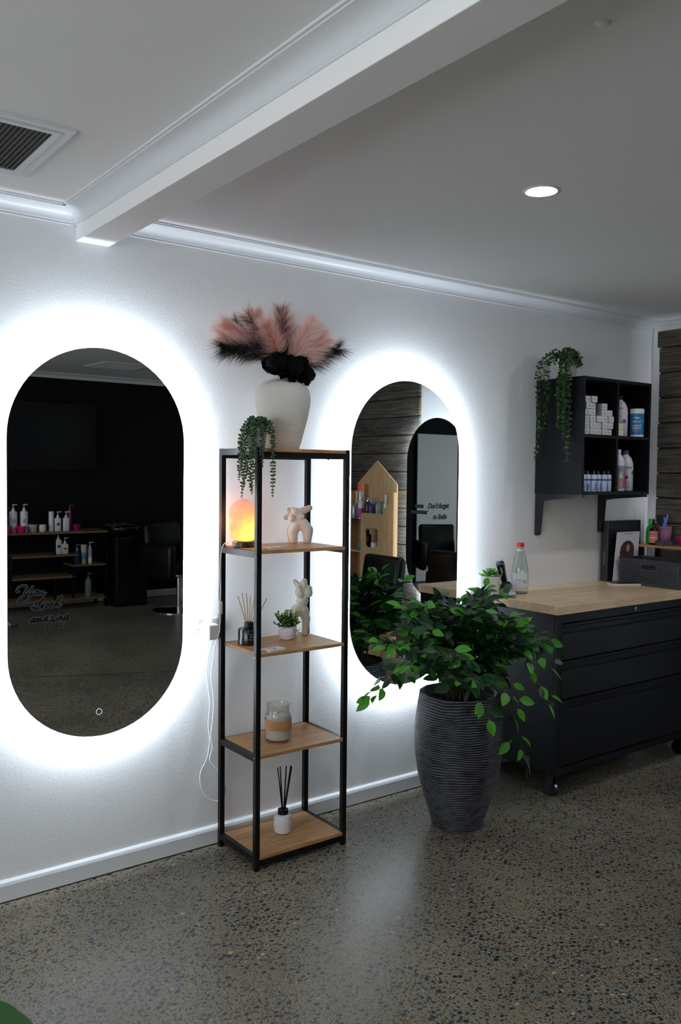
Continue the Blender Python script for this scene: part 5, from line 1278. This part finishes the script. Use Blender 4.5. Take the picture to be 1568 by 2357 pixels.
MB().lathe([(.022, 0), (.022, .03), (.024, .032), (.033, .195), (.034, .20)], 20, sy=.6).build('body', mat('cream tube', (208, 200, 180), .5), t, smooth=True, auto=40); MB().lathe([(.0262, .05), (.0296, .115)], 20, cap=False, sy=.64).build('label_band', mat('turquoise label', (70, 160, 190), .5), t, smooth=True)
pump(3.285, YI+.0, .4553, .024, .155, mat('cream and blue bottle', ()), 'slim cream and blue pump bottle behind the small white dropper', print_=mat('turquoise label', ()))
bottle('dropper_bottle', (3.262, YI+.075, .4553), [(.016, 0), (.018, .002), (.018, .06), (.010, .07), (.007, .072), (.006, .095)], white, 'small white dropper bottle on the right middle shelf', 'bottle', gp)
pump(3.255, YI+.04, .1103, .034, .18, mat('clear grey', ()), 'clear grey pump bottle on the lowest shelf of the product rack', pm=mat('clear grey', ()))
t = thing('hair_comb', (3.27, YI+.09, TZ), 'dark comb lying on top of the product rack', 'comb', gp); MB().box(-.08, .08, -.012, .012, 0, .006, bev=.002).build('comb', blacksatin, t)

# ================================================================== FOREGROUND PLANT (lower left corner)
fpl = thing('foreground_plant', (.19, -2.22, 0), 'blurred green leafy plant poking into the lower left corner', 'potted plant')
MB().lathe([(.13, 0), (.14, .005), (.17, .42), (.175, .43), (.165, .43), (.16, .38), (.001, .37)], 36).build('pot', pm, fpl, smooth=True, auto=40)
rnd = random.Random(8); mb = MB()
for k in range(60):
    a = rnd.uniform(0, 2*PI); r_ = rnd.uniform(.02, .14); z = rnd.uniform(.46, .76)
    o = Vector((r_*.4*math.cos(a), r_*.4*math.sin(a), .4)); e = Vector((r_*math.cos(a), r_*math.sin(a), z))
    mb.tube([o, (o+e)*.5, e], .002, 4, mi=1)
    for j in range(5):
        an = a+rnd.uniform(-1.4, 1.4); mb.leaf(o.lerp(e, .5+.125*j), (math.cos(an), math.sin(an), rnd.uniform(-.2, .7)), (0, 0, 1), .09, .045, mi=0 if rnd.random() < .6 else 1)
mb.tube([(0, 0, .4), (-.06, .12, .70), (-.060, .205, .895)], .003, 5, mi=1)
mb.leaf((-.060, .205, .895), (.43, -.9, 0), (0, 0, 1), .31, .17, mi=0, curl=.03, seg=9)
mb.tube([(0, 0, .4), (-.08, .02, .70), (-.12, .10, .87)], .003, 5, mi=1)
mb.leaf((-.12, .10, .87), (.5, -.85, .02), (0, 0, 1), .28, .15, mi=1, curl=.03, seg=9)
mb.build('foliage', [mat('plant leaf green', (22, 72, 16), .5), L1], fpl, fixn=False)
